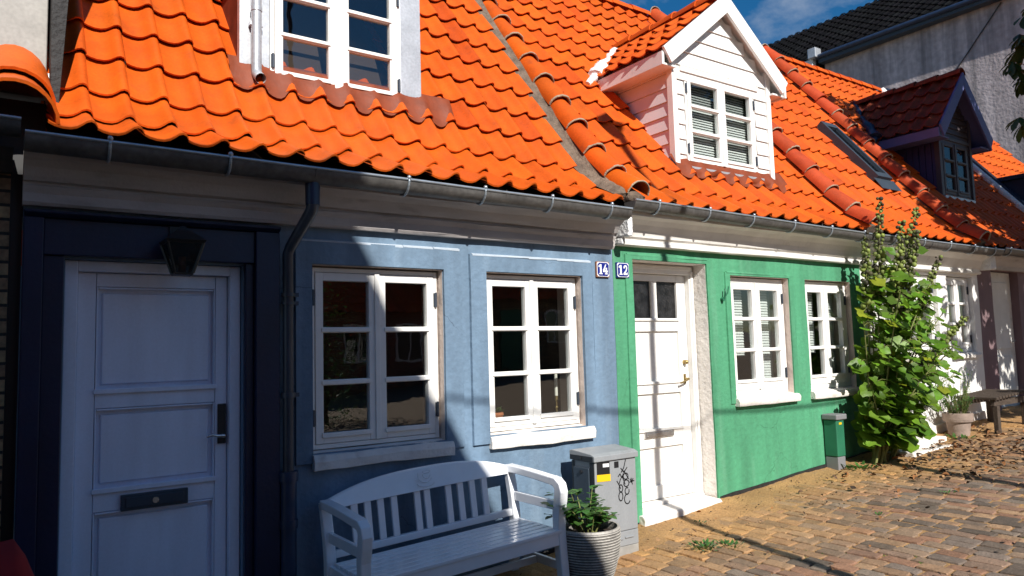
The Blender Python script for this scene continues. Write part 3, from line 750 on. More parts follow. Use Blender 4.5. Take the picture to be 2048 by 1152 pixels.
# ------------------------------------------------------------------ the blue house
BH = thing('blue_house', 'blue rendered cottage with flared orange tile roof, zinc dormer and pale panelled door', 'house', (2.1, 0, zg(2.1)))
OP14 = [(.295, 1.183, -.5, 2.09), (1.59, 2.50, .975, 2.117, 1), (2.85, 3.73, .975, 2.117, 1)]
wall_mesh(.11, 4.068, -.5, 2.62, OP14).build('wall', [M['blue'], M['reveal_pink']], BH)
surround(BH, 1.485, 2.64, .92, 2.262, 1.59, 2.50, .975, 2.117, M['blue'], highlight=M['highlight_blue'])
surround(BH, 2.715, 3.83, .92, 2.235, 2.85, 3.73, .975, 2.117, M['blue'], highlight=M['highlight_blue'])
plinth(BH, .11, 4.06, .05, M['tar'])
cornice(BH, .105, 4.045, [(.02, 2.345), (-.05, 2.343), (-.062, 2.36), (-.064, 2.405), (-.078, 2.425), (-.084, 2.438), (-.066, 2.444), (-.066, 2.456), (-.098, 2.462), (-.115, 2.485), (-.14, 2.52), (-.175, 2.545), (-.195, 2.555), (-.195, 2.6), (.02, 2.63)], M['cornice'])
gut = gutter(BH, .1, 3.97, -.285, 2.632, r=.068, brackets=(.45, 1.02, 2.08, 2.64, 3.2, 3.76), dz=-.026)
keep_b = lambda a, s, sa, sb: not (1.42 < a < 2.6 and prof_at(BLUE_PROF, sa)[0] > .55) and not (a < .23)
BW = (4.0 - .2) / 18
house_roof(BH, .2, 4.0, BLUE_PROF, M['tile'], keep=keep_b, w=BW, amp=1.15, tilt=-.008, tv=.05, hue=.02)
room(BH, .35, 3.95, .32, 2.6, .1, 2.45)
back_walls(BH, .11, 4.068, M['blue'])
for (a, b) in ((1.59, 2.50), (2.85, 3.73)):
    w = window(BH, a + .008, b - .012, .99, 2.106, .055)
    sill(w, a - .005, b + (.045 if a < 2 else .06), -.045, .075, .878, .985, M['sill_grey'] if a < 2 else M['white_old'])
# door with its frame and surround
fr = MB()
fr.box(.298, .358, .05, .17, -.3, 2.087); fr.box(1.122, 1.18, .05, .17, -.3, 2.087); fr.box(.358, 1.122, .05, .17, 2.034, 2.087)
DF = fr.build('door_frame', M['door_grey'], BH, bevel=.004)
dl = MB(); x0, x1 = .362, 1.118
STL, STR = .447, 1.054
dl.box(x0, STL, .1, .145, -.15, 2.03); dl.box(STR, x1, .1, .145, -.15, 2.03)
rails = [(1.958, 2.03), (1.312, 1.402), (.775, .885), (.1, .2), (-.15, -.02)]
for (a, b) in rails: dl.box(STL+.0022, STR-.0022, .101, .145, a, b)
panels = [(1.402, 1.958), (.885, 1.312), (.2, .775), (-.02, .1)]
for (a, b) in panels:
    dl.box(STL, STR, .136, .1445, a, b)
    # raised and fielded centre
    dl.hexa([(STL+.03, .1355, a+.032), (STR-.03, .1355, a+.032), (STR-.03, .1355, b-.032), (STL+.03, .1355, b-.032),
             (STL+.036, .116, a+.038), (STR-.036, .116, a+.038), (STR-.036, .116, b-.038), (STL+.036, .116, b-.038)])
    for q in ((STL, STL+.012, a, b), (STR-.012, STR, a, b)): dl.box(q[0]+.0025, q[1]-.0025, .097, .1354, q[2]+.001, q[3]-.001)
    dl.box(STL+.0125, STR-.0125, .098, .1353, b-.013, b-.003)
    dl.box(STL-.006, STR+.006, .085, .0995, a-.014, a+.012)     # weathering ledge under each panel
DO = dl.build('door', M['door_grey'], BH, bevel=.003)
hp = MB(); hp.box(1.067, 1.113, .088, .099, 1.075, 1.3); hp.build('lock_plate', M['black'], DO, bevel=.003)
hh = MB(); hh.tube([(1.09, .088, 1.122), (1.09, .05, 1.122)], .011, n=10); hh.tube([(1.095, .048, 1.122), (1.06, .045, 1.124), (1.03, .046, 1.13), (1.0, .05, 1.122)], [.01, .009, .008, .006], n=8)
hh.build('door_handle', M['steel'], DO)
ls = MB(); ls.box(.578, .91, .076, .0995, .768, .852); ls.box(.6, .888, .068, .0755, .782, .838); ls.build('letter_slot', M['cab_dark'], DO, bevel=.004)
lk = MB(); lk.tube([(.744, .0675, .81), (.744, .060, .81)], .016, n=12); lk.build('lock_cylinder', M['steel'], DO)
pt = MB(); pt.box(.112, .197, -.075, .02, -.3, 2.285); pt.box(.197, .29, -.03, .02, -.3, 2.1)
pt.box(1.188, 1.235, -.03, .02, -.3, 2.1); pt.box(1.235, 1.372, -.075, .02, -.3, 2.285)
pt.box(.197, 1.235, -.05, .02, 2.1, 2.285); pt.prism([(.02, 2.286), (-.075, 2.286), (-.105, 2.302), (-.105, 2.315), (.02, 2.338)], 'x', .112, 1.372)
PO = pt.build('portal', M['navy'], BH, bevel=.005)
st = MB(); st.box(.2, 1.28, -.22, .16, -.4, .0); st.build('doorstep', M['cab_base'], BH, bevel=.01)
# downpipe
dp = downpipe(BH, [(1.5, -.27, 2.57), (1.5, -.27, 2.42), (1.495, -.255, 2.39), (1.43, -.085, 2.2), (1.42, -.072, 2.16), (1.42, -.072, .86)], [.036, .036, .036, .033, .032, .032], M['pipe_zinc'],
              collars=((1.42, -.072, 1.92, .04, .02), (1.42, -.072, 1.87, .039, .016), (1.42, -.072, 1.335, .041, .03)))
up_ = MB(); up_.tube([(1.5, -.27, 2.58), (1.5, -.27, 2.425)], [.044, .041], n=14); up_.build('outlet', M['iron_blue'], dp)
lo_ = MB(); lo_.tube([(1.42, -.072, .9), (1.42, -.072, .845)], .056, n=14); lo_.tube([(1.42, -.072, .844), (1.42, -.072, .63)], .046, n=14); lo_.tube([(1.42, -.072, .63), (1.42, -.072, .58)], .052, n=14); lo_.tube([(1.42, -.072, .579), (1.42, -.072, -.15)], .045, n=14)
lo_.build('cast_iron_foot', M['iron_blue'], dp)
# zinc dormer
yf = .60
d = MB(); d.box(1.33, 1.39, yf+.05, 2.1, 3.1, 4.68); d.box(2.62, 2.68, yf+.05, 2.1, 3.1, 4.68); d.box(1.39, 2.62, yf+.05, yf+.09, 4.45, 4.68); d.box(1.39, 2.62, yf+.05, yf+.09, 3.2, 3.42)
DM = d.build('dormer', M['tile_old'], BH)
z = MB(); z.box(1.315, 1.517, yf, yf+.06, 3.36, 4.66); z.box(2.513, 2.69, yf, yf+.06, 3.36, 4.66); z.box(1.517, 2.513, yf-.004, yf+.06, 3.36, 3.418); z.box(1.517, 2.513, yf, yf+.06, 4.44, 4.66)
z.tube([(1.3, yf-.006, 3.362), (2.7, yf-.006, 3.362)], .011, n=6)
z.build('zinc_cladding', M['zinc'], DM, bevel=.003)
zs = MB(); zs.box(1.313, 1.329, yf+.0605, 2.1, 4.2, 4.24); zs.prism([(yf+.061, 3.38), (yf+.061, 3.46), (2.1, 5.3), (2.1, 5.22)], 'x', 1.314, 1.3295); zs.build('cheek_flashing', M['black'], DM)
rf = MB(); rf.box(1.24, 2.77, yf-.1, 2.4, 4.681, 4.75); rf.build('dormer_roof', M['zinc'], DM, bevel=.004)
window(DM, 1.519, 2.511, 3.42, 4.438, yf-.006, flat=True, fr=.03, st=.055, top=.055, bot=.075, mun=.033, mid=.04)
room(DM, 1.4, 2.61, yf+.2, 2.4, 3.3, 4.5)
pp = MB(); pp.tube([(1.415, yf-.045, 4.7), (1.415, yf-.045, 3.5), (1.416, yf-.05, 3.46), (1.42, yf-.13, 3.405)], [.034, .034, .035, .036], n=14, cap=False); pp.tube([(1.415, yf-.045, 3.9), (1.415, yf-.045, 3.93)], .038, n=14); pp.box(1.372, 1.458, yf-.05, yf-.001, 3.80, 3.825)
pp.build('dormer_downpipe', M['zinc'], DM)
apron_ref = (.2, BW)
a = MB(); n = 64; vs = []
for i in range(n+1):
    x = 1.24 + (2.95-1.24)*i/n; u = ((x - .2)/BW) % 1.; h = th_at(u)*1.15; yb_ = .505 + .012*sin(x*11) + .014*th_at(u)/.03
    for yy, lift, hf in ((.62, .11, .0), (.585, .09, .55), (.545, .064, .95), (yb_ + .02, .048, 1.), (yb_, .044, 1.)):
        vs.append((x, yy, prof_z(BLUE_PROF, yy) - .008*(x - .2) + (h*hf + lift)*1.35))
a.add(vs, [(i*5 + j+1, (i+1)*5 + j+1, (i+1)*5 + j, i*5 + j) for i in range(n) for j in range(4)], smooth=True)
a.build('lead_apron', M['lead'], DM)

# ------------------------------------------------------------------ the green house
GH = thing('green_house', 'green rendered cottage with white gabled dormer, white door and two white windows', 'house', (5.9, 0, zg(5.9)))
OP12 = [(4.28, 5.18, .1, 2.274, 1), (5.50, 6.37, 1.03, 2.186, 2), (6.65, 7.46, 1.03, 2.186, 2)]
wall_mesh(4.07, 7.67, -.3, 2.62, OP12).build('wall', [M['green'], M['white_old'], M['reveal_pink']], GH)
surround(GH, 4.2, 5.205, .12, 2.315, 4.28, 5.18, .12, 2.274, M['green'], y=-.012)
surround(GH, 5.43, 6.44, 1.03, 2.215, 5.50, 6.37, 1.03, 2.186, M['green'], y=-.012)
plinth(GH, 4.07, 4.245, .05, M['tar']); plinth(GH, 5.2, 7.66, .055, M['tar'])
cornice(GH, 4.075, 7.665, [(.02, 2.378), (-.05, 2.376), (-.062, 2.384), (-.062, 2.412), (-.05, 2.416), (-.05, 2.436), (-.068, 2.45), (-.072, 2.47), (-.082, 2.5), (-.11, 2.545), (-.155, 2.58), (-.2, 2.598), (-.2, 2.64), (.02, 2.66)], M['cornice_white'])
gutter(GH, 4.06, 7.6, -.237, 2.695, brackets=(4.32, 4.92, 5.5, 6.1, 6.7, 7.28), dz=-.045)
GW = (7.6 - 4.2) / 16
keep_g = lambda a, s, sa, sb: not (5.4 < a < 6.68 and prof_at(GREEN_PROF, sa)[0] > .52 and prof_at(GREEN_PROF, sb)[1] < 5.0 - abs(a - 6.04)*.8)
house_roof(GH, 4.2, 7.6, GREEN_PROF, M['tile'], keep=keep_g, w=GW, tv=.13, hue=.04)
verge_tiles(GH, 4.17, GREEN_PROF, M['tile'], r=.112, lift=.045)
# old mortar fillet stepping down from this verge to the lower roof of the neighbour
fl = MB(); N = 40; vs = []; L1 = prof_len(GREEN_PROF)
for i in range(N+1):
    y, z, ny, nz = prof_at(GREEN_PROF, L1*i/N); zl = prof_z(BLUE_PROF, y)
    vs += [(3.955 + wob(y*3, 1, .012), y, zl + .045), (4.045 + wob(y*2, 5, .01), y, max(zl + .06, z - .01) + .05), (4.085, y + ny*.08, z + nz*.08), (4.12, y, z)]
fl.add(vs, [(i*4 + k, i*4 + k+1, (i+1)*4 + k+1, (i+1)*4 + k) for i in range(N) for k in range(3)]); fl.add(vs[:4], [(0, 1, 2, 3)])
fl.build('verge_fillet', M['mortar'], GH)
kn = MB(); kn.sphere((4.14, -.19, 2.735), .075, n=9, m=7, sc=(1.1, 1., .75)); kn.build('verge_end_mortar', M['mortar'], GH)
ks = MB(); ks.box(4.07, 4.12, -.2, .0, 2.43, 2.64); ks.box(4.072, 4.11, -.12, .0, 2.375, 2.43); ks.build('kneeler_block', M['mortar_white'], GH, bevel=.012)
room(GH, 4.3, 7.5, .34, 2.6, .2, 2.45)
back_walls(GH, 4.07, 7.67, M['green'])
for (a, b) in ((5.50, 6.37), (6.65, 7.46)):
    w = window(GH, a + .008, b - .012, 1.09, 2.176, .055, st=.05, fr=.045, bot=.09, top=.06)
    sill(w, a - .015, b + .03, -.05, .075, 1.0, 1.09, M['white_old'], rough=.003)
    for p, (sa, sb) in enumerate(((a + .1, a + .38), (a + .47, b - .1))):
        blind(w, sa, sb, .17, 1.45 if p == 0 else 1.2, 2.08)
    cu = MB()
    for i in range(5): cu.tube([(b - .07 + .0 + .02*i - .06, .2 + .012*(i % 2), 1.1), (b - .07 + .02*i - .06, .2 + .012*(i % 2), 2.15)], .013, n=6)
    cu.build('curtain', M['curtain'], w)
fr = MB()
fr.box(4.284, 4.34, .15, .27, .22, 2.27); fr.box(5.125, 5.176, .15, .27, .22, 2.27); fr.box(4.34, 5.125, .15, .27, 2.19, 2.27)
fr.box(4.3, 5.16, .138, .1495, 2.225, 2.262); fr.box(5.14, 5.17, .138, .1495, .22, 2.222)
fr.build('door_frame', M['white'], GH, bevel=.005)
dl = MB(); a0, a1 = 4.344, 5.121; s0, s1 = 4.43, 5.012
dl.box(a0, s0, .2, .245, .27, 2.186); dl.box(s1, a1, .2, .245, .27, 2.186)
for (q, r) in ((2.128, 2.186), (1.69, 1.79), (1.155, 1.245), (.70, .845), (.27, .38)): dl.box(s0, s1, .201, .245, q, r)
dl.box(4.695, 4.763, .2015, .244, 1.79, 2.128)
for (q, r) in ((1.245, 1.69), (.845, 1.155), (.38, .70)): dl.box(s0, s1, .222, .244, q, r)
for q in (1.79, 1.245, .845): dl.box(s0-.01, s1+.01, .186, .1995, q-.008, q+.014)
DG = dl.build('door', M['white'], GH, bevel=.003)
gp = MB(); gp.box(4.43, 4.695, .222, .228, 1.79, 2.128); gp.box(4.763, 5.012, .222, .228, 1.79, 2.128); gp.build('pane', M['frosted'], DG)
hb = MB(); hb.tube([(5.065, .199, 1.268), (5.065, .15, 1.268)], .01, n=9); hb.tube([(5.065, .15, 1.268), (5.03, .145, 1.255), (4.985, .15, 1.24), (4.965, .155, 1.235)], [.011, .009, .008, .01], n=8); hb.tube([(5.065, .1985, 1.31), (5.065, .1985, 1.225)], .013, n=8); hb.build('door_handle', M['brass'], DG)
kb = MB(); kb.tube([(5.066, .199, 1.415), (5.066, .18, 1.415)], .02, n=12); kb.sphere((5.066, .17, 1.415), .02, n=10, m=6); kb.build('door_lock', M['brass'], DG)
lt = MB(); lt.box(4.535, 4.885, .184, .2005, .785, .842); lt.box(4.56, 4.86, .178, .1835, .798, .83); lt.build('letter_slot', M['steel'], DG, bevel=.003)
sp = MB(); n = 20; vs = []
for i in range(n+1):
    x = 4.235 + (5.16-4.235)*i/n
    vs += [(x, .3, -.2), (x, -.07 + wob(x*3, 1, .006), -.2), (x, -.075 + wob(x*3, 2, .006), .205 + .02*(x-4.2) + wob(x*2, 3, .004)), (x, -.055 + wob(x*2, 5, .005), .222 + .02*(x-4.2) + wob(x*2, 4, .004)), (x, .3, .235 + .02*(x-4.2))]
sp.add(vs, [(i*5 + j, i*5 + j+1, (i+1)*5 + j+1, (i+1)*5 + j) for i in range(n) for j in range(4)]); sp.add(vs[:5], [(4, 3, 2, 1, 0)]); sp.add(vs[-5:], [(0, 1, 2, 3, 4)])
sp.box(4.283, 5.177, .13, .29, .236, .262)
sp.build('doorstep', M['white_old'], GH, bevel=.006)
hk = MB(); hk.tube([(5.375, .0, 1.965), (5.375, -.03, 1.965)], .018, n=9); hk.tube([(5.375, -.028, 1.97), (5.38, -.05, 2.0), (5.385, -.045, 2.03), (5.39, -.03, 2.06)], .007, n=6); hk.tube([(5.385, -.02, 1.98), (5.41, -.045, 2.02), (5.42, -.05, 2.08)], .006, n=6); hk.build('wall_hook', M['post_green'], GH)
apron_ref = (4.2, GW)
gabled_dormer(GH, 5.30, 6.785, .40, 3.25, 4.3, .955, 5.09, .31, GREEN_PROF, M['white'], M['pink_siding'], M['white'], M['tile'],
              (5.475, 6.545, 3.31, 4.22), M['white'], apron=(5.24, 6.95, .1), valley=M['mortar_white'], ovh_z=4.33)

# ------------------------------------------------------------------ the white house
WH = thing('white_house', 'white rendered cottage behind the hollyhocks, skylight in its orange roof', 'house', (9, 0, zg(9)))
OPW = [(7.78, 8.34, .3, 2.3), (8.5, 9.33, 1.36, 2.33), (9.58, 10.24, 1.36, 2.33)]
wall_mesh(7.672, 10.40, -.1, 2.62, OPW).build('wall', M['white_wall'], WH)
cornice(WH, 7.675, 10.38, [(.02, 2.37), (-.05, 2.368), (-.062, 2.376), (-.062, 2.40), (-.05, 2.405), (-.05, 2.43), (-.072, 2.46), (-.11, 2.53), (-.2, 2.585), (-.2, 2.63), (.02, 2.65)], M['cornice_white'])
gutter(WH, 7.66, 10.5, -.237, 2.655, brackets=(7.9, 8.5, 9.1, 9.7, 10.25))
keep_w = lambda a, s, sa, sb: not (9.35 < a < 9.6 and .85 < (prof_at(GREEN_PROF, sa)[0] + prof_at(GREEN_PROF, sb)[0])/2 < 1.3)
house_roof(WH, 7.72, 10.1, GREEN_PROF, M['tile'], keep=keep_w, w=.212, hue=.04, tv=.12)
verge_tiles(WH, 7.65, GREEN_PROF, M['tile_red'], r=.115, lift=.06)
room(WH, 7.75, 10.3, .34, 2.6, .3, 2.45); back_walls(WH, 7.672, 10.4, M['white_wall'])
for (a, b) in ((8.5, 9.33), (9.58, 10.24)):
    w = window(WH, a + .008, b - .012, 1.39, 2.32, .05, fr=.04, bot=.07)
    sill(w, a - .01, b + .02, -.045, .07, 1.31, 1.39, M['white_old'], rough=.003)
    cu = MB()
    for i in range(9): cu.tube([(a + .09 + i*.03, .2 + .012*(i % 2), 1.42), (a + .09 + i*.03, .2 + .012*(i % 2), 2.28)], .014, n=6)
    cu.build('curtain', M['curtain'], w)
dl = MB(); dl.box(7.79, 8.33, .12, .17, .48, 2.29)
for (q, r) in ((.6, 1.1), (1.2, 1.6), (1.7, 2.2)): dl.box(7.87, 8.25, .105, .1195, q, r)
dd = dl.build('door', M['white'], WH, bevel=.004); hb = MB(); hb.tube([(8.27, .119, 1.35), (8.27, .07, 1.35), (8.21, .065, 1.35)], .01, n=8); hb.build('door_handle', M['steel'], dd)
sp = MB(); sp.box(7.72, 8.75, -.26, .12, .1, .475); sp.box(7.70, 8.80, -.42, -.261, .1, .41); sp.build('doorstep', M['white_old'], WH, bevel=.012)
plinth(WH, 8.8, 10.4, .12, M['white_old'], y=-.03)
sk = MB()
def rp(x, y, h):                                                    # a point at height h over the white house's roof
    t = RAD(51); return (x, y - h*sin(t), prof_z(GREEN_PROF, y) + h*cos(t))
for (xa, xb, ya, yb_) in ((9.30, 9.35, .7, 1.45), (9.60, 9.65, .7, 1.45), (9.35, 9.60, .7, .76), (9.35, 9.60, 1.39, 1.45)):
    sk.hexa([rp(xa, ya, .0), rp(xb, ya, .0), rp(xb, yb_, .0), rp(xa, yb_, .0), rp(xa, ya, .13), rp(xb, ya, .13), rp(xb, yb_, .13), rp(xa, yb_, .13)])
sk.add([rp(9.24, .7, .09), rp(9.72, .7, .09), rp(9.72, .58, .075), rp(9.24, .58, .075)], [(3, 2, 1, 0)])
SK = sk.build('skylight', M['cab_dark'], WH)
g = MB(); g.hexa([rp(9.35, .76, .08), rp(9.60, .76, .08), rp(9.60, 1.39, .08), rp(9.35, 1.39, .08), rp(9.35, .76, .09), rp(9.60, .76, .09), rp(9.60, 1.39, .09), rp(9.35, 1.39, .09)]); g.build('pane', M['glass_dark'], SK)

# ------------------------------------------------------------------ the mauve house in the tree's shade
MH = thing('mauve_house', 'shaded mauve cottage with gabled purple dormer under the chestnut tree', 'house', (12, 0, zg(12)))
OPM = [(10.80, 11.62, .5, 2.45), (12.2, 13.0, 1.4, 2.35)]
wall_mesh(10.402, 13.8, 0, 2.62, OPM).build('wall', M['mauve'], MH)
cornice(MH, 10.402, 13.8, [(.02, 2.45), (-.06, 2.45), (-.07, 2.5), (-.12, 2.56), (-.2, 2.6), (-.2, 2.64), (.02, 2.66)], M['cornice'])
gutter(MH, 10.55, 13.9, -.237, 2.68, brackets=(10.7, 11.4, 12.1, 12.8, 13.5))
keep_m = lambda a, s, sa, sb: not (11.2 < a < 12.0 and prof_at(GREEN_PROF, sa)[0] > .8 and prof_at(GREEN_PROF, sb)[1] < 5.33 - abs(a - 11.61)*1.1)
house_roof(MH, 10.2, 13.7, GREEN_PROF, M['tile'], keep=keep_m, w=.22)
verge_tiles(MH, 10.15, GREEN_PROF, M['tile_red'], r=.115, lift=.06)
room(MH, 10.5, 13.7, .34, 2.6, .4, 2.45); back_walls(MH, 10.402, 13.8, M['mauve'])
window(MH, 12.21, 12.99, 1.42, 2.34, .05, m=M['dark_window'])
dl = MB(); dl.box(10.81, 11.61, .1, .15, .6, 2.44)
for (q, r) in ((.75, 1.3), (1.4, 2.3)): dl.box(10.93, 11.49, .085, .0995, q, r)
dd = dl.build('door', M['cornice_white'], MH, bevel=.004); hb = MB(); hb.tube([(11.52, .099, 1.5), (11.52, .05, 1.5), (11.45, .045, 1.5)], .012, n=8); hb.build('door_handle', M['steel'], dd)
apron_ref = (10.2, .22)
gabled_dormer(MH, 11.12, 12.1, .68, 3.58, 4.5, .82, 5.42, .5, GREEN_PROF, M['dark_window'], M['purple'], M['purple_trim'], M['tile_old'],
              (11.2, 12.02, 3.62, 4.45), M['dark_window'], vertical=True, glass=M['glass_dull'], ovh_z=4.52, blinds=False, hinges=False, valley=M['iron_blue'])
for (x, h, lab) in ((11.38, .26, 'white vase left of the mullion inside the purple dormer window'), (11.8, .28, 'white vase right of the mullion inside the purple dormer window')):
    va = MB(); va.lathe([(.0, 0), (.05, 0), (.07, h*.35), (.05, h*.7), (.025, h*.8), (.035, h)], (x, .84, 3.66), n=12)
    tag(va.build('vase', M['enamel_white']), lab, 'vase', 'white vases in the purple dormer')
vs_ = MB(); vs_.box(11.2, 12.02, .75, .95, 3.6, 3.66); vs_.build('inner_sill', M['dark_window'], MH)
hp_ = MB(); hp_.box(10.36, 10.5, -.2, -.02, 2.42, 2.64); hp_.build('kneeler_block', M['mortar_white'], MH, bevel=.015)
cp = MB(); L = prof_len(GREEN_PROF); N = 30; pts = []
for i in range(N+1): y, z, ny, nz = prof_at(GREEN_PROF, L*i/N); pts.append((13.72, y + ny*.06, z + nz*.06))
cp.tube(pts, .07, n=7); cp.build('verge_mortar', M['mortar_white'], MH)

# ------------------------------------------------------------------ house beyond it, with a flat dark dormer
FH = thing('far_house', 'last cottage of the row in shade with flat dark blue zinc dormer', 'house', (15.5, 0, zg(15.5)))
wall_mesh(13.802, 17.2, .2, 2.62, [(14.4, 15.2, 1.5, 2.4), (15.8, 16.6, 1.5, 2.4)]).build('wall', M['white_wall'], FH)
for a in (14.4, 15.8): window(FH, a + .01, a + .79, 1.52, 2.39, .05)
house_roof(FH, 13.95, 17.2, GREEN_PROF, M['tile'], w=.23, lowres=True, keep=lambda a, s, sa, sb: not (14.0 < a < 16.4 and prof_at(GREEN_PROF, sa)[0] > .6 and prof_at(GREEN_PROF, sb)[1] < 4.3))
pw = MB(); pw.prism([(y + ny*.14, z + nz*.14) for (y, z, ny, nz) in [prof_at(GREEN_PROF, L*i/8) for i in range(9)]] + [(y - ny*.1, z - nz*.1) for (y, z, ny, nz) in [prof_at(GREEN_PROF, L*i/8) for i in range(8, -1, -1)]], 'x', 13.8, 13.95); pw.build('parapet', M['iron_blue'], FH)
gutter(FH, 13.95, 17.2, -.237, 2.7, brackets=(14.3, 15.5, 16.6)); room(FH, 13.9, 17.1, .34, 2.6, .5, 2.45); back_walls(FH, 13.802, 17.2, M['white_wall'])
db = MB(); db.box(13.96, 16.4, .44, 3.0, 3.05, 4.18); DB = db.build('dormer', M['iron_blue'], FH, bevel=.01)
dr = MB(); dr.box(13.9, 16.5, .3, 3.1, 4.181, 4.25); dr.build('dormer_roof', M['iron_blue'], DB, bevel=.008)
window(DB, 14.3, 16.1, 3.35, 4.1, .37, flat=True, cas=3, rows=1, hinges=False)

# ------------------------------------------------------------------ yellow brick house at the left edge
YH = thing('brick_house', 'yellow brick cottage at the left edge with heavy half-round verge tiles', 'house', (-1.5, 0, zg(-1.5)))
mb = MB(); mb.box(-3.6, .055, .0, .3, -.8, 2.58); mb.build('wall', M['brick_yellow'], YH)
mb = MB(); mb.box(.056, .108, .03, .3, -.6, 2.5); mb.build('party_joint', M['black'], YH)
cornice(YH, -3.6, .06, [(.02, 2.5), (-.05, 2.5), (-.08, 2.54), (-.16, 2.6), (.02, 2.62)], M['tall_dark'])
gutter(YH, -3.6, .085, -.245, 2.70, brackets=(-3.0, -1.5))
house_roof(YH, -3.6, -.06, BLUE_PROF, M['tile_red'], w=.22, lowres=True)
v = verge_tiles(YH, .055, [(-.2, 2.70), (.14, 2.88), (.5, 3.2)], M['tile'], r=.18, e=.43, lift=.0, mring=False, bed=False)
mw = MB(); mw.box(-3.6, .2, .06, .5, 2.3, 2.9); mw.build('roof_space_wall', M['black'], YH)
z = MB(); z.box(-1.2, .21, .36, 1.4, 3.17, 4.6); DZ = z.build('dormer', M['zinc_pale'], YH, bevel=.006)
z = MB()
for i in range(60): x = -.35 + i*.01; z.tube([(x, .34 + .004*(i % 2), 3.16), (x, .31 + .006*(i % 2), 3.06)], .006, n=5)
z.build('pleated_apron', M['lead'] if False else M['zinc'], DZ)
z = MB(); z.box(-.4, .24, .28, .345, 3.0, 3.07); z.build('flashing', M['zinc_pale'], DZ, bevel=.01)
z = MB(); z.hexa([(.222, .2, 2.95), (.262, .2, 2.95), (.262, .5, 3.35), (.222, .5, 3.35), (.222, .3, 4.6), (.36, .3, 4.6), (.36, 1.5, 4.9), (.222, 1.5, 4.9)]); z.build('dark_flashing', M['tar'], DZ)

# ------------------------------------------------------------------ tall grey building closing the street
TB = thing('tall_building', 'tall building with streaked grey windowless wall and black tiled roof', 'building', (22, 6, zg(22)))
mb = MB(); mb.box(20, 28.4, 0, 7.72, -1, 9.95); mb.build('wall', M['tall_wall'], TB)
mb = MB(); mb.box(20.9, 28.4, 7.721, 16, -1, 9.9); mb.build('rear_wing', M['tall_dark'], TB)
Lr = sqrt(4.5**2 + 3.1**2); cr_, sr_ = 4.5/Lr, 3.1/Lr
tm = MB(); tiles(tm, lambda a, s: (Vector((19.75 + s*cr_, 16 - a, 9.92 + s*sr_)), Vector((-sr_, 0, cr_))), 0, 16.2, 0, Lr, w=.3, e=.38, lowres=True, tv=.4, amp=1.3)
tm.add([(19.8, -.2, 9.9), (24.25, -.2, 13.0), (24.25, 16, 13.0), (19.8, 16, 9.9)], [(0, 1, 2, 3)], mi=1)
tm.add([(24.25, -.2, 13.0), (28.7, -.2, 9.9), (28.7, 16, 9.9), (24.25, 16, 13.0)], [(0, 1, 2, 3)], mi=1)
tm.prism([(20.0, 9.951), (24.25, 12.95), (28.4, 9.951)], 'y', 0, .25, mi=1)
tm.build('roof', [M['tile_black'], M['black']], TB)
mb = MB(); mb.box(19.72, 19.98, -.2, 7.75, 9.74, 9.9); mb.build('eaves_board', M['cab_dark'], TB, bevel=.01)
mb = MB(); mb.tube([(19.7, -.2, 9.87), (19.7, 7.8, 9.93)], .07, n=10); mb.build('gutter', M['iron_blue'], TB)
mb = MB(); mb.box(19.66, 19.86, 7.9, 10.5, 9.72, 9.92); mb.build('white_gutter', M['white'], TB, bevel=.02)
mb = MB(); mb.box(19.55, 19.85, 7.72, 7.98, 9.9, 10.2); mb.build('hopper', M['zinc'], TB, bevel=.02)
mb = MB(); mb.tube([(19.97, 5.9, 6.3), (19.97, 4.8, 7.6), (19.97, 3.0, 9.7)], .015, n=5); mb.build('wall_cable', M['black'], TB)

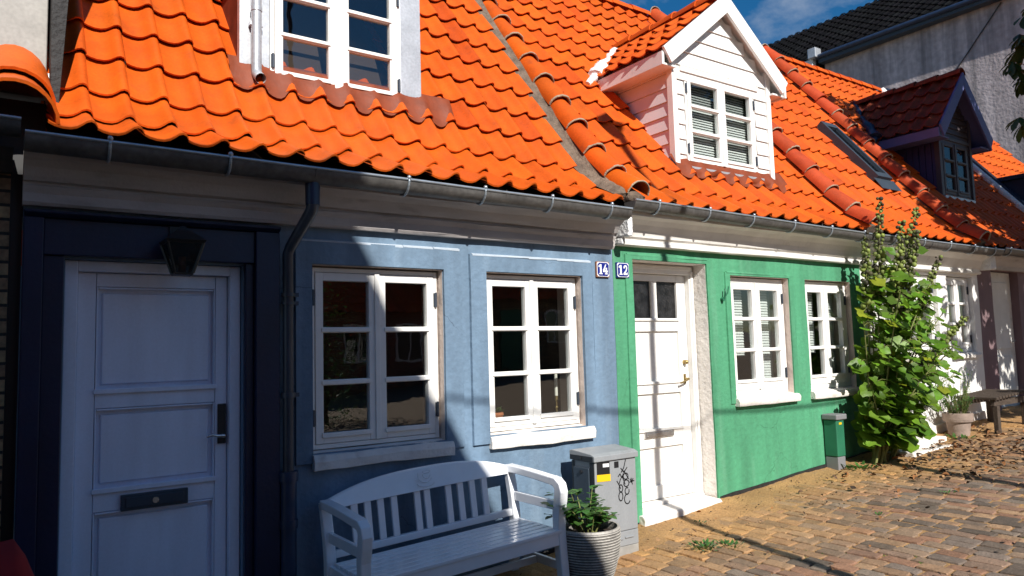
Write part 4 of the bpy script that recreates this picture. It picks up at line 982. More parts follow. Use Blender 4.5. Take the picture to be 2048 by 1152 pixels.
# ------------------------------------------------------------------ number plates
def plate(x, z, num, label, edge):
    t = thing('number_plate', label, 'number plate', (x, -.0, z), 'enamel house number plates')
    y = -.017; w, h, c = .064, .058, .016
    def oct_(sx, sz, cc): return [(x-sx+cc, z-sz), (x+sx-cc, z-sz), (x+sx, z-sz+cc), (x+sx, z+sz-cc), (x+sx-cc, z+sz), (x-sx+cc, z+sz), (x-sx, z+sz-cc), (x-sx, z-sz+cc)]
    b = MB(); b.box(x-w-.003, x+w+.003, y, -.002, z-h-.003, z+h+.003); b.build('backing', edge, t)
    b = MB(); b.prism(oct_(w-.001, h-.001, .012), 'y', y-.004, y-.0005); b.build('rim', M['enamel_white'], t)
    b = MB(); b.prism(oct_(w-.006, h-.006, .016), 'y', y-.006, y-.0045); b.build('field', M['enamel_blue'], t)
    n = MB(); yy = y-.0065; q = .0018; k = 1.1
    def poly(cx, pts): n.prism([(cx + p[0]*k, z + p[1]*k) for p in pts], 'y', yy-q, yy)
    def one(cx):
        poly(cx, [(-.008, -.028), (.008, -.028), (.008, .036), (-.004, .036), (-.02, .026), (-.02, .014), (-.008, .018)]); poly(cx, [(-.016, -.036), (.016, -.036), (.016, -.0285), (-.016, -.0285)])
    if num == '14':
        one(x-.028); c = x+.024
        poly(c, [(-.026, -.020), (-.026, -.008), (-.002, .036), (.006, .036), (-.012, -.008), (-.002, -.008), (-.002, -.020)])
        poly(c, [(-.0015, -.0285), (.0125, -.0285), (.0125, .012), (-.0015, .012)]); poly(c, [(.013, -.020), (.02, -.020), (.02, -.008), (.013, -.008)]); poly(c, [(-.008, -.036), (.018, -.036), (.018, -.029), (-.008, -.029)])
    else:
        one(x-.028); c = x+.022
        poly(c, [(-.018, .012), (-.018, .02), (-.012, .032), (-.0005, .037), (-.0005, .026), (-.005, .024), (-.006, .012)]); poly(c, [(0, .037), (.012, .033), (.019, .022), (.018, .008), (.007, .012), (.006, .02), (0, .026)])
        poly(c, [(.018, .0075), (.010, -.008), (-.001, -.0235), (-.0185, -.0235), (.004, .0), (.007, .0115)]); poly(c, [(-.02, -.036), (.019, -.036), (.02, -.014), (.012, -.024), (-.0195, -.024)])
    n.build('numeral', M['enamel_white'], t)
plate(3.948, 2.178, '14', 'blue and white enamel number 14 plate with rusty edges on the blue wall', M['rust'])
plate(4.163, 2.181, '12', 'blue and white enamel number 12 plate on the green wall', M['enamel_blue'])

# ------------------------------------------------------------------ lantern above the pale door
LN = thing('wall_lantern', 'black tapered wall lantern hanging above the pale panelled door', 'lantern', (.81, 0, 2.1))
def frus(mb, cx, cy, z0, r0, z1, r1):
    mb.hexa([(cx-r0, cy-r0, z0), (cx+r0, cy-r0, z0), (cx+r0, cy+r0, z0), (cx-r0, cy+r0, z0), (cx-r1, cy-r1, z1), (cx+r1, cy-r1, z1), (cx+r1, cy+r1, z1), (cx-r1, cy+r1, z1)])
lx, ly = .815, -.2
b = MB(); frus(b, lx, ly, 2.0, .045, 2.012, .047); frus(b, lx, ly, 2.165, .09, 2.18, .1); frus(b, lx, ly, 2.1805, .1, 2.235, .035); frus(b, lx, ly, 2.2355, .03, 2.262, .012)
for sx in (-1, 1):
    for sy in (-1, 1): b.bar((lx+sx*.044, ly+sy*.044, 2.01), (lx+sx*.088, ly+sy*.088, 2.166), .011, .011)
b.bar((lx, ly+.02, 2.25), (lx, -.055, 2.25), .02, .02); b.box(lx-.04, lx+.04, -.066, -.0505, 2.16, 2.28)
b.build('body', M['black'], LN)
g = MB(); frus(g, lx, ly, 2.0125, .041, 2.1645, .084); g.build('pane', M['glass_dark'], LN)
g = MB(); g.tube([(lx, ly, 2.013), (lx, ly, 2.1)], .018, n=10); g.build('lamp_candle', M['terracotta'], LN)

# ------------------------------------------------------------------ white garden bench
BN = thing('garden_bench', 'white slatted garden bench with arched backrest against the blue wall', 'bench', (0, 0, 0))
XL, XR = 0., 1.375                               # local x along the bench, y depth (front negative), z up
b = MB()
b_seat = []
for i in range(7):
    y0 = -.06 - i*.066; b.box(.035, XR-.035, y0-.058, y0, .398, .42)
b.build('seat', M['bench_white'], BN, bevel=.004)
# arched top rail
b = MB(); n = 28; vs = []
for i in range(n+1):
    f = i/n; x = XL + .0 + (XR - XL)*f; top = .742 + .112 * (1 - abs(2*f - 1)**2.6); bot = .705 + .012*(1-abs(2*f-1)**2); yb = .0 - .018*sin(pi*f)
    lean = (top - .45) * .16
    vs += [(x, yb + .02 + .03, bot), (x, yb - .018 + .03, bot), (x, yb - .018 + lean, top - .008), (x, yb - .006 + lean, top), (x, yb + .012 + lean, top), (x, yb + .02 + lean, top - .008)]
b.add(vs, [(i*6 + j, i*6 + (j+1) % 6, (i+1)*6 + (j+1) % 6, (i+1)*6 + j) for i in range(n) for j in range(6)]); b.add(vs[:6], [(5, 4, 3, 2, 1, 0)]); b.add(vs[-6:], [(0, 1, 2, 3, 4, 5)])
TR = b.build('top_rail', M['bench_white'], BN, bevel=.004)
em = MB()
def arc(cx, cz, rx, rz, a0, a1, k=9): return [(cx + rx*cos(RAD(a0 + (a1-a0)*i/k)), cz + rz*sin(RAD(a0 + (a1-a0)*i/k))) for i in range(k+1)]
for pts in (arc(.675, .805, .05, .042, 185, 330), arc(.685, .812, .028, .026, 170, 340), arc(.68, .765, .065, .028, 185, 330), arc(.685, .828, .026, .009, 0, 360, 12), [(.625, .825), (.625, .775)]):
    q = [(p[0], -.006 + (p[1]-.705)*.07 - .006, p[1]) for p in pts]; em.tube(q, .0035, n=5)
em.build('carved_emblem', M['bench_white'], TR)
b = MB(); b.box(.06, XR-.06, -.012, .02, .43, .474); b.build('lower_rail', M['bench_white'], BN, bevel=.004)
sl0 = None
for x in (.20, .285, .37, .46, .62, .69, .845, .935, 1.025, 1.12):
    if sl0 is None:
        b = MB(); b.hexa([(x-.021, -.008, .4745), (x+.021, -.008, .4745), (x+.021, .012, .4745), (x-.021, .012, .4745), (x-.021, .012, .712), (x+.021, .012, .712), (x+.021, .032, .712), (x-.021, .032, .712)])
        sl0 = b.build('back_slat', M['bench_white'], BN, bevel=.003); sx0 = x
    else:
        c = sl0.copy(); COL.objects.link(c); c.location = (x - sx0, 0, 0)
def sweep(mb, pts, w, x):                       # side members: outline thickened in the y-z plane; w = list of depths
    vs = []
    for i, (y, z) in enumerate(pts):
        d = Vector((pts[min(i+1, len(pts)-1)][0] - pts[max(i-1, 0)][0], pts[min(i+1, len(pts)-1)][1] - pts[max(i-1, 0)][1])).normalized(); nx = Vector((-d.y, d.x)) * w[i] / 2
        vs += [(x-.03, y - nx.x, z - nx.y), (x+.03, y - nx.x, z - nx.y), (x+.03, y + nx.x, z + nx.y), (x-.03, y + nx.x, z + nx.y)]
    n = len(pts); mb.add(vs, [(i*4 + j, i*4 + (j+1) % 4, (i+1)*4 + (j+1) % 4, (i+1)*4 + j) for i in range(n-1) for j in range(4)])
    mb.add(vs[:4], [(3, 2, 1, 0)]); mb.add(vs[-4:], [(0, 1, 2, 3)])
for x in (XL + .03, XR - .03):
    b = MB(); sweep(b, [(.07, .0), (.035, .2), (.005, .42), (.012, .55), (.03, .66), (.045, .752)], [.045, .05, .055, .052, .05, .046], x); b.build('rear_leg', M['bench_white'], BN, bevel=.006)
    b = MB(); sweep(b, [(-.49, .0), (-.485, .2), (-.478, .4), (-.488, .52), (-.512, .6), (-.525, .655), (-.518, .69), (-.49, .712), (-.45, .718)], [.055, .058, .062, .066, .068, .068, .064, .056, .05], x); b.build('front_leg', M['bench_white'], BN, bevel=.006)
    b = MB(); sweep(b, [(-.455, .716), (-.3, .728), (-.15, .737), (.035, .742)], [.05, .048, .048, .05], x); b.build('armrest', M['bench_white'], BN, bevel=.006)
    b = MB(); b.box(x-.012, x+.012, -.46, -.02, .53, .59); b.box(x-.012, x+.012, -.46, .015, .335, .397); b.box(x-.012, x+.012, -.46, .03, .16, .215); b.build('side_rail', M['bench_white'], BN, bevel=.004)
b = MB(); b.box(XL+.056, XR-.056, -.505, -.485, .325, .397); b.box(XL+.056, XR-.056, -.005, .015, .325, .397); b.box(XL+.056, XR-.056, -.25, -.225, .165, .21); b.build('apron_rail', M['bench_white'], BN, bevel=.003)
BN.location = (1.63, -.145, -.05); BN.rotation_euler = (0, -.05, 0)

# ------------------------------------------------------------------ stoneware pot with a small shrub
PT = thing('plant_pot', 'grey ribbed stoneware pot at the end of the white bench', 'plant pot', (3.19, -.62, .04))
c = (3.19, -.62, .045); prof = [(.0, 0.), (.115, 0.)]; tt = [1., 1.]; H = .36; N = 21
for i in range(N):
    f0, f1, fm = i/N, (i+.98)/N, (i+.5)/N
    R = lambda f: .12 + .085*sin(min(1, f*1.05)*pi/2)**.8
    prof += [(R(f0) - .002, f0*H), (R(f0+.012) + .0035, (f0+.014)*H), (R(fm) + .0055, fm*H), (R(f1-.012) + .0035, (f1-.014)*H)]; tt += [.22, 1.3, 1.4, .5]
prof += [(.207, H), (.203, H+.012), (.19, H+.012), (.183, H-.02), (.18, H-.05)]; tt += [1.2, 1.1, 1, .6]
b = MB(); b.lathe(prof, c, n=48, tints=tt[:len(prof)-1] + [1]*(len(prof)-1-len(tt))); b.build('pot', M['ribbed'], PT)
b = MB(); nn = 24; b.add([(c[0], c[1], c[2]+H-.03)] + [(c[0] + .182*cos(2*pi*i/nn), c[1] + .182*sin(2*pi*i/nn), c[2]+H-.04+random.uniform(-.008, .008)) for i in range(nn)], [(0, i+1, (i+1) % nn + 1) for i in range(nn)]); b.build('soil', M['soil'], PT)
def leaf(mb, p, d, up, L, W, tint, cup=.15, curl=.2, lobes=None):
    d = Vector(d).normalized(); r = d.cross(Vector(up))
    if r.length < .05: r = d.cross(Vector((1, .2, 0)))
    r.normalize(); u = r.cross(d); p = Vector(p)
    if lobes is None: prof = [(0, .0), (.18, .62), (.45, 1.), (.75, .72), (1., .05)]
    else: prof = lobes
    vs = []; fs = []
    for i, (t, w) in enumerate(prof):
        base = p + d*(L*t) - u*(curl*L*t*t)
        vs += [base - r*(W*w/2) + u*(cup*W*w*.5), base, base + r*(W*w/2) + u*(cup*W*w*.5)]
    for i in range(len(prof)-1):
        o = i*3; fs += [(o, o+1, o+4, o+3), (o+1, o+2, o+5, o+4)]
    mb.add(vs, fs, tint=tint, smooth=True)
def round_leaf(mb, p, d, up, R, tint, cup=.1):
    # a lobed, slightly crumpled mallow leaf: a fan round the point where the stalk joins
    d = Vector(d).normalized(); r = d.cross(Vector(up)); r = (r if r.length > .05 else d.cross(Vector((1, .2, 0)))).normalized(); u = r.cross(d); p = Vector(p)
    c = p + d*R*.35; vs = [c - u*cup*R*.3]; nf = 15
    for i in range(nf):
        a = -pi + .22 + (2*pi - .44)*i/(nf-1); lob = 1 + (.16 if i % 3 == 1 else -.10 if i % 3 == 0 else .03) + random.uniform(-.06, .06); rr = R*lob*(.95 + .12*cos(a))
        vs.append(c + d*rr*cos(a)*.95 + r*rr*sin(a) + u*(cup*R*random.uniform(.0, .9) - .18*R*max(0, cos(a))))
    mb.add(vs, [(0, i, i+1) for i in range(1, nf)], tint=tint, smooth=True)
def rnd_tint(a=.35):
    g = 1 + random.uniform(-a, a); return (g*random.uniform(.85, 1.25), g, g*random.uniform(.7, 1.1))
SH = thing('small_shrub', 'small green leafy shrub growing in the ribbed grey pot', 'shrub', (3.19, -.62, .37))
lm = MB(); sm_ = MB()
for i in range(24):
    a = random.uniform(0, 2*pi); sp_ = random.uniform(.04, .2); h = random.uniform(.08, .26); p0 = Vector((c[0] + .05*cos(a), c[1] + .05*sin(a), c[2] + H - .03)); p1 = p0 + Vector((sp_*cos(a)*1.1, sp_*sin(a)*.8, h))
    if i == 0: p1 = p0 + Vector((-.3, .05, .2))
    mid = (p0 + p1)/2 + Vector((0, 0, .03)); sm_.tube([p0, mid, p1], [.005, .004, .002], n=5)
    for k in range(10):
        f = random.uniform(.3, 1.05); q = p0.lerp(p1, f) + Vector((0, 0, .03*(1 - abs(2*f-1)))); aa = random.uniform(0, 2*pi); leaf(lm, q, (cos(aa), sin(aa), random.uniform(-.1, .6)), (0, 0, 1), random.uniform(.05, .08), random.uniform(.05, .07), rnd_tint(.45))
lm.build('foliage', M['leaf_shrub'], SH); sm_.build('stem', M['stem'], SH)

# ------------------------------------------------------------------ service cabinet
CB = thing('utility_cabinet', 'grey street service cabinet with sticker and black scrawl beside the potted shrub', 'cabinet', (3.65, -.2, .08))
x0, x1, y0, y1 = 3.455, 3.848, -.4, -.155
b = MB(); b.box(x0, x1, y0, y1, .262, .765); b.build('body', M['cab'], CB, bevel=.006)
b = MB(); b.prism([(y0-.016, .7665), (y1+.01, .7665), (y1+.01, .832), (y1-.02, .838), (y0+.02, .82), (y0-.016, .806)], 'x', x0-.014, x1+.014); b.build('lid', M['cab'], CB, bevel=.005)
b = MB(); b.box(x0, x1, y0+.002, y1, -.15, .155); b.build('base', M['cab_base'], CB, bevel=.004)
b = MB(); b.box(x0, x1, y0+.001, y1, .158, .259); b.box(x0+.13, x0+.24, y0-.008, y0+.0005, .205, .215); b.box(x0+.26, x1-.05, y0-.008, y0+.0005, .21, .221); b.build('kick_panel', M['cab'], CB, bevel=.003)
b = MB(); b.box(x0-.0145, x0-.0005, y0+.05, y1-.03, .3, .72); b.build('side_panel', M['cab_dark'], CB, bevel=.004)
b = MB(); b.box(x0-.006, x0-.0004, y0+.004, y0+.046, .27, .76); b.box(x0-.006, x0-.0004, y1-.027, y1-.004, .27, .76); b.box(x0-.0175, x0-.0145, y0+.0, y1, .768, .803); b.build('side_frame', M['black'], CB)
b = MB(); b.tube([(x0-.015, y0+.13, .69), (x0-.022, y0+.13, .69)], .014, n=10); b.tube([(x0-.0178, y0+.13, .785), (x0-.024, y0+.13, .785)], .01, n=8); b.build('lock', M['black'], CB)
b = MB(); b.prism([(3.474, .648), (3.594, .644), (3.594, .758), (3.474, .762)], 'y', y0-.0015, y0-.0004); b.build('sticker', M['black'], CB)
b = MB(); b.prism([(3.471, .63), (3.598, .624), (3.598, .672), (3.471, .678)], 'y', y0-.003, y0-.0016); b.build('yellow_sticker', M['yellow'], CB)
b = MB(); b.prism([(3.53, .725), (3.588, .723), (3.588, .747), (3.53, .749)], 'y', y0-.003, y0-.0016); b.build('white_label', M['label_white'], CB)
b = MB(); b.box(3.638, 3.68, y0-.0015, y0-.0004, .708, .752); b.build('square_sticker', M['ink'], CB)
g = MB(); yy = y0 - .0005
def S(pts, w=.0075): g.ribbon(pts, w, yy, th=.0012)
S([(3.748, .755), (3.728, .70), (3.702, .672)]); S([(3.70, .70), (3.728, .668), (3.76, .70)]); S([(3.672, .645), (3.69, .662), (3.706, .632), (3.722, .66)])
S([(3.658, .615), (3.676, .588), (3.694, .628)]); S(arc(3.694, .56, .018, .026, 60, 420)); S(arc(3.69, .505, .02, .032, 90, 450)); S(arc(3.744, .64, .024, .022, 20, 360)); S(arc(3.748, .59, .026, .024, 80, 440))
S(arc(3.752, .535, .02, .024, 60, 380)); S(arc(3.752, .48, .028, .034, 80, 330, 12)); S([(3.71, .645), (3.735, .585)]); S([(3.728, .68), (3.772, .618)]); S([(3.786, .612), (3.8, .59), (3.815, .616)]); S([(3.782, .594), (3.824, .6)]); S([(3.796, .62), (3.806, .576)]); S([(3.676, .588), (3.69, .56)])
g.build('graffiti', M['ink'], CB)

# ------------------------------------------------------------------ green service post
GP = thing('service_post', 'narrow green service post with grey cap on the green wall by the hollyhocks', 'post', (6.87, -.09, .3))
b = MB(); b.box(6.80, 6.935, -.15, -.012, .435, .79); b.build('body', M['post_green'], GP, bevel=.008)
b = MB(); b.box(6.804, 6.931, -.146, -.012, .1, .432); b.build('base', M['post_grey'], GP, bevel=.006)
b = MB(); b.box(6.782, 6.962, -.17, -.005, .792, .845); b.build('cap', M['post_grey'], GP, bevel=.01)
b = MB(); b.box(6.845, 6.89, -.153, -.1505, .745, .765); b.build('yellow_sticker', M['yellow'], GP)

# ------------------------------------------------------------------ hollyhock
HO = thing('hollyhock', 'tall leafy green hollyhock with budded spires in front of the white cottage', 'plant', (7.25, -.25, zg(7.25)))
LOB = [(0, .25), (.1, .85), (.3, .98), (.45, .78), (.6, .95), (.78, .6), (.88, .62), (1., .12)]
lv = MB(); stm = MB(); bd = MB()
base = Vector((7.28, -.24, zg(7.28) - .02))
tips = [(7.50, -.38, 2.97, 1), (7.86, -.42, 2.74, 1), (7.30, -.3, 2.62, 1), (8.25, -.4, 2.92, 1), (8.05, -.5, 2.66, 1), (8.72, -.40, 2.42, 1), (9.3, -.40, 1.78, 1), (8.5, -.55, 1.9, 0), (8.75, -.5, 1.5, 0), (8.35, -.45, 2.15, 0), (8.9, -.4, 1.15, 0), (8.0, -.6, 1.75, 0), (7.05, -.35, 1.75, 0), (7.3, -.62, 2.05, 0), (7.7, -.7, 1.95, 0), (8.3, -.62, 1.5, 0), (6.98, -.4, 1.15, 0), (7.6, -.75, 1.3, 0), (8.1, -.25, 2.1, 0), (7.6, -.2, 2.3, 0), (8.5, -.5, 1.05, 0)]
for si, (tx, ty, tz, spire) in enumerate(tips):
    tx = 7.2 + (tx - 7.2)*.9; tip = Vector((tx, ty, tz)); b0 = base + Vector((random.uniform(-.12, .2), random.uniform(-.08, .06), 0)); ctl = b0.lerp(tip, .45) + Vector((-.12*(tx-7.2), 0, .22)); pts = []
    for i in range(13):
        t = i/12; pts.append(b0*(1-t)**2 + ctl*2*t*(1-t) + tip*t*t)
    stm.tube(pts, [.014*(1 - .72*i/12) for i in range(13)], n=6)
    L = (tip - b0).length; nl = int(L*(13 if spire else 18))
    for k in range(nl):
        t = random.uniform(.08, .78 if spire else 1.0) ** .85; p = b0*(1-t)**2 + ctl*2*t*(1-t) + tip*t*t
        a = random.uniform(0, 2*pi); pl = random.uniform(.06, .2) * (1.15 - .5*t); d = Vector((cos(a), sin(a)*.75 - .15, random.uniform(-.15, .55))); q = p + d*pl
        if q.y > -.04: q.y = -.04 - random.uniform(0, .05)
        stm.tube([p, p.lerp(q, .5) + Vector((0, 0, .015)), q], .003, n=4, cap=False)
        R = random.uniform(.07, .2) * (1.1 - .45*t); dd = Vector((d.x, d.y - .35, random.uniform(-.9, .1))); round_leaf(lv, q, dd, (random.uniform(-.5, .4), -.75 + random.uniform(-.3, .3), .8), R*.62, rnd_tint(.5) if random.random() > .05 else (2.4, 1.3, .8), cup=random.uniform(.0, .6))
    if spire:
        bd = MB(); nb = 60
        for k in range(nb):
            t = .62 + .38*(k/nb); p = b0*(1-t)**2 + ctl*2*t*(1-t) + tip*t*t; a = k*2.4; rr = .038*(1.25 - (t-.62)*1.6)
            q = p + Vector((cos(a)*rr, sin(a)*rr, random.uniform(-.01, .01))); g = random.uniform(.5, 1.5); dk = random.random() < .25
            bd.sphere(q, rr*random.uniform(.5, .85), n=6, m=4, tint=(.25*g, .18*g, .25*g) if dk else (g, g, g*.8))
            if k % 5 == 0: leaf(lv, q, (cos(a), sin(a), .3), (0, 0, 1), .05, .03, rnd_tint())
        for k in range(7): bd.sphere(tip + Vector((random.uniform(-.03, .03), random.uniform(-.03, .03), random.uniform(-.03, .05))), random.uniform(.012, .024), n=6, m=4, tint=random.choice([(.2, .12, .2), (.9, .9, .7), (.3, .25, .2)]))
        bd.build('flower_spike', M['bud'], HO)
lv.build('foliage', M['leaf_holly'], HO); stm.build('stem', M['stem'], HO)

# ------------------------------------------------------------------ clay pot, its plant, slatted wooden bench
FP = thing('flower_pot', 'greyed terracotta flower pot with rolled rim by the white cottage', 'flower pot', (9.12, -.22, zg(9.12)))
c = (9.12, -.22, zg(9.12) - .01); b = MB(); b.lathe([(0, 0), (.105, 0), (.128, .17), (.15, .172), (.156, .2), (.158, .265), (.14, .27), (.135, .22)], c, n=28); b.build('pot', M['clay_pot'], FP)
b = MB(); b.lathe([(0, .235), (.136, .232)], c, n=20); b.build('soil', M['soil'], FP)
FL = thing('lavender_plant', 'straggly grey-green plant growing in the greyed terracotta pot', 'plant', (9.12, -.22, c[2] + .23))
lm = MB(); sm_ = MB()
for i in range(46):
    a = random.uniform(0, 2*pi); h = random.uniform(.12, .62); sp_ = random.uniform(.02, .3); p0 = Vector((c[0] + .07*cos(a), c[1] + .07*sin(a), c[2] + .23)); p1 = p0 + Vector((sp_*cos(a) - .06, sp_*sin(a)*.6 - .02, h)); sm_.tube([p0, p0.lerp(p1, .5) + Vector((0, 0, .03)), p1], [.004, .003, .0015], n=4)
    for k in range(11): f = random.uniform(.2, 1); aa = random.uniform(0, 2*pi); leaf(lm, p0.lerp(p1, f), (cos(aa), sin(aa), .7), (0, 0, 1), random.uniform(.03, .06), .014, rnd_tint())
lm.build('foliage', M['leaf_shrub'], FL); sm_.build('stem', M['stem'], FL)
WB = thing('wooden_bench', 'low weathered slatted wooden bench in shade beside the flower pot', 'bench', (9.85, -.3, zg(9.85)))
zt = .88; b = MB()
for i in range(11): b.box(9.32 + i*.08, 9.32 + i*.08 + .06, -.56, -.1, zt - .03 + i*.004, zt + i*.004)
b.build('seat', M['old_wood'], WB, bevel=.005)
b = MB(); b.box(9.34, 10.18, -.52, -.48, zt-.1, zt-.031); b.box(9.34, 10.18, -.17, -.13, zt-.1, zt-.031); b.build('apron_rail', M['old_wood'], WB)
for x in (9.36, 10.1):
    for y in (-.54, -.16): b = MB(); b.box(x, x+.07, y, y+.05, zg(x) - .03, zt-.101); b.build('leg', M['old_wood'], WB, bevel=.004)

# ------------------------------------------------------------------ red cloth at the near left corner
RD = MB(); n, m_ = 16, 14; vs = []
for j in range(m_+1):
    v = j/m_
    for i in range(n+1):
        u = i/n; x = -.42 + .62*u; prof_h = .905 - .03*(1 - u)**2 - (.26*max(0, u - .83)/.17)
        fold = .012*sin(u*19 + v*2)
        y = -.98 - .12*sin(v*pi*.9) + fold; z = prof_h - (v**1.6)*.62 + .006*sin(u*31)
        vs.append((x + .08*max(0, v)*(u > .75) * (u - .75)*4, y - .1*v, z))
RD.add(vs, [(j*(n+1)+i, j*(n+1)+i+1, (j+1)*(n+1)+i+1, (j+1)*(n+1)+i) for j in range(m_) for i in range(n)], smooth=True)
RC = thing('draped_chair', 'garden chair draped in dark red cloth at the lower left corner', 'chair', (-.15, -.9, zg(-.15)))
RD.build('red_cloth', M['red_cloth'], RC)
b = MB()
b.tube([(-.38, -.93, .84), (-.1, -.93, .86), (.06, -.93, .84)], .014, n=8); b.box(-.4, .08, -.92, -.5, .27, .3); b.build('chair_frame', M['old_wood'], RC)
for (x, y) in ((-.38, -.91), (.06, -.91), (-.38, -.53), (.06, -.53)): b = MB(); b.tube([(x, y, zg(x) - .02), (x, y, .84 if y < -.8 else .27)], .014, n=8); b.build('leg', M['old_wood'], RC)

# ------------------------------------------------------------------ things on the window sills
CS = thing('candlestick', 'brass candlestick with a pale candle behind the right-hand blue house window', 'candlestick', (3.61, .2, .985))
b = MB(); b.lathe([(0, 0), (.035, 0), (.03, .01), (.01, .02), (.008, .04), (.014, .05), (.008, .06), (.007, .1), (.013, .11), (.007, .12), (.007, .16), (.014, .17), (.012, .2), (0, .2)], (3.61, .2, 1.0), n=14); b.build('stick', M['brass'], CS)
b = MB(); b.tube([(3.61, .2, 1.2), (3.61, .2, 1.37)], .013, n=10); b.build('candle', M['wax'], CS)
b = MB(); b.box(2.86, 3.72, .13, .32, .985, .999); b.build('inner_sill', M['white'], BH); b = MB(); b.box(1.6, 2.49, .13, .32, .985, .999); b.build('inner_sill', M['white'], BH)
PS = thing('sill_plant', 'tiny plant in a terracotta pot behind the right-hand blue house window', 'plant', (3.06, .2, 1.0))
b = MB(); b.lathe([(0, 0), (.035, 0), (.048, .09), (.052, .09), (.05, .11), (0, .105)], (3.05, .2, 1.0), n=16); b.build('pot', M['terracotta'], PS)
lm = MB()
for i in range(22): aa = random.uniform(0, 2*pi); leaf(lm, (3.05, .2, 1.11), (cos(aa), sin(aa), random.uniform(.2, 1.4)), (0, 0, 1), random.uniform(.04, .08), .03, rnd_tint())
lm.build('foliage', M['leaf_shrub'], PS)

# ------------------------------------------------------------------ weeds, fallen leaves, moss (ground cover nobody could count)
fl = MB()
for i in range(860):
    if i < 430: x = random.gauss(8.0, .75); y = -random.uniform(.1, 1.5)**1.0 * .8 - .12
    elif i < 620: x = random.uniform(4.2, 13); y = -random.uniform(.1, 3.2)
    else: x = random.uniform(2.9, 7.6); y = -.05 - abs(random.gauss(0, .45))
    aa = random.uniform(0, 2*pi); s = random.uniform(.02, .055) if i < 430 else (random.uniform(.015, .035) if i < 620 else random.uniform(.006, .016)); dk = random.random()
    t = (1, 1, 1) if dk < .5 else ((2.3, 1.7, 1.0) if dk < .75 else (.25, .25, .25))
    leaf(fl, (x, y, zg(x) + .02 + random.uniform(0, .015)), (cos(aa), sin(aa), random.uniform(-.2, .35)), (random.uniform(-.4, .4), random.uniform(-.4, .4), 1), s*1.3, s, t, cup=random.uniform(.2, .9), curl=random.uniform(-.5, .8))
tag(fl.build('fallen_leaves', M['dead']), 'brown fallen leaves scattered on the setts below the hollyhocks', 'fallen leaves', kind='stuff')
wd = MB()
for (x, y, k, s) in ((4.18, -.72, 60, .05), (4.32, -.83, 40, .04), (4.62, -.3, 14, .03), (3.4, -1.6, 20, .03), (7.0, -.25, 40, .08), (6.5, -1.3, 10, .03), (8.9, -.35, 24, .07), (5.6, -1.2, 12, .03), (9.2, -1.1, 14, .05)):
    for i in range(k):
        a = random.uniform(0, 2*pi); r = random.uniform(0, s*2.2); p = (x + r*cos(a), y + r*sin(a), zg(x) + .01)
        leaf(wd, p, (cos(a), sin(a), random.uniform(.2, 1.5)), (0, 0, 1), random.uniform(.5, 1.2)*s, .4*s, rnd_tint())
for i in range(900):
    x = random.uniform(2.6, 9); y = -random.uniform(.4, 3.0); a = random.uniform(0, 2*pi); cl = sin(x*2.1 + y*1.3) + sin(x*4.7 - y*3.1)
    if cl < .5: continue
    for q in range(4): aa = a + q*1.5; leaf(wd, (x, y, zg(x) - .01), (cos(aa), sin(aa), .8), (0, 0, 1), random.uniform(.015, .03), .008, (1.3, 1.0, .5))
tag(wd.build('weeds', M['leaf_shrub']), 'small green weeds and moss sprouting between the setts', 'weeds', kind='stuff')

# ------------------------------------------------------------------ posts and cable across the street (their shadows fall on the scene)
P1 = thing('lamp_post', 'slim dark lamp post across the street whose shadow crosses the white door', 'lamp post', (3.6, -5.2, zg(3.6)))
b = MB(); b.tube([(3.6, -5.2, zg(3.6) - .1), (3.6, -5.2, 1.2)], [.06, .055], n=14); b.tube([(3.6, -5.2, 1.2), (3.6, -5.2, 7.9)], [.042, .032], n=14); b.build('mast', M['mast'], P1)
b = MB(); b.lathe([(0, 0), (.06, 0), (.15, .3), (.17, .32), (.02, .44), (0, .46)], (3.6, -5.2, 7.9), n=16); b.build('lamp_head', M['black'], P1)
P2 = thing('cable_post', 'wooden cable post at the roadside by the chestnut tree', 'post', (6.3, -5.5, zg(6.3)))
b = MB(); b.tube([(6.3, -5.5, zg(6.3) - .1), (6.3, -5.5, 5.5)], [.075, .06], n=12); b.build('pole', M['old_wood'], P2)
b = MB(); b.tube([(6.3, -5.57, 5.1), (6.3, -5.43, 5.1)], .03, n=8); b.build('insulator', M['enamel_white'], P2)
A = Vector((-2, -9.8, 9.13)); B = Vector((6.3, -5.5, 5.1)); b = MB(); b.tube([A.lerp(B, i/16) + Vector((0, 0, -.25*4*(i/16)*(1 - i/16))) for i in range(17)], .013, n=6)
tag(b.build('overhead_cable', M['black']), 'black cable strung from the tall house to the wooden cable post', 'cable')

# ------------------------------------------------------------------ chestnut tree on the right, its shade over the far houses
TR_ = thing('chestnut_tree', 'horse chestnut with dark hanging leaves at the right edge of the street', 'tree', (12.2, -3.8, zg(12.2)))
tk = MB(); gz = zg(12.2)
tk.tube([(12.2, -3.8, gz - .2), (12.2, -3.78, gz + .4), (12.15, -3.75, gz + 1.6), (12.05, -3.65, gz + 2.8), (11.9, -3.5, gz + 4.6), (11.8, -3.4, gz + 6.5)], [.3, .22, .19, .17, .12, .05], n=14)
for (q, r0) in (((10.3, -3.6, 5.2), .08), ((13.6, -3.4, 5.4), .09), ((11.4, -1.5, 5.6), .08), ((12.4, -4.9, 6.4), .08), ((10.9, -2.6, 7.4), .06), ((13.2, -3.2, 7.6), .06), ((11.05, -.6, 5.6), .05)):
    s = Vector((12.05, -3.65, gz + 2.8)).lerp(Vector((11.8, -3.4, gz + 5.5)), random.uniform(0, .7)); q = Vector(q); tk.tube([s, s.lerp(q, .5) + Vector((0, 0, .35)), q], [r0, r0*.7, r0*.25], n=8)
tk.build('trunk', M['bark'], TR_)
cr = MB()
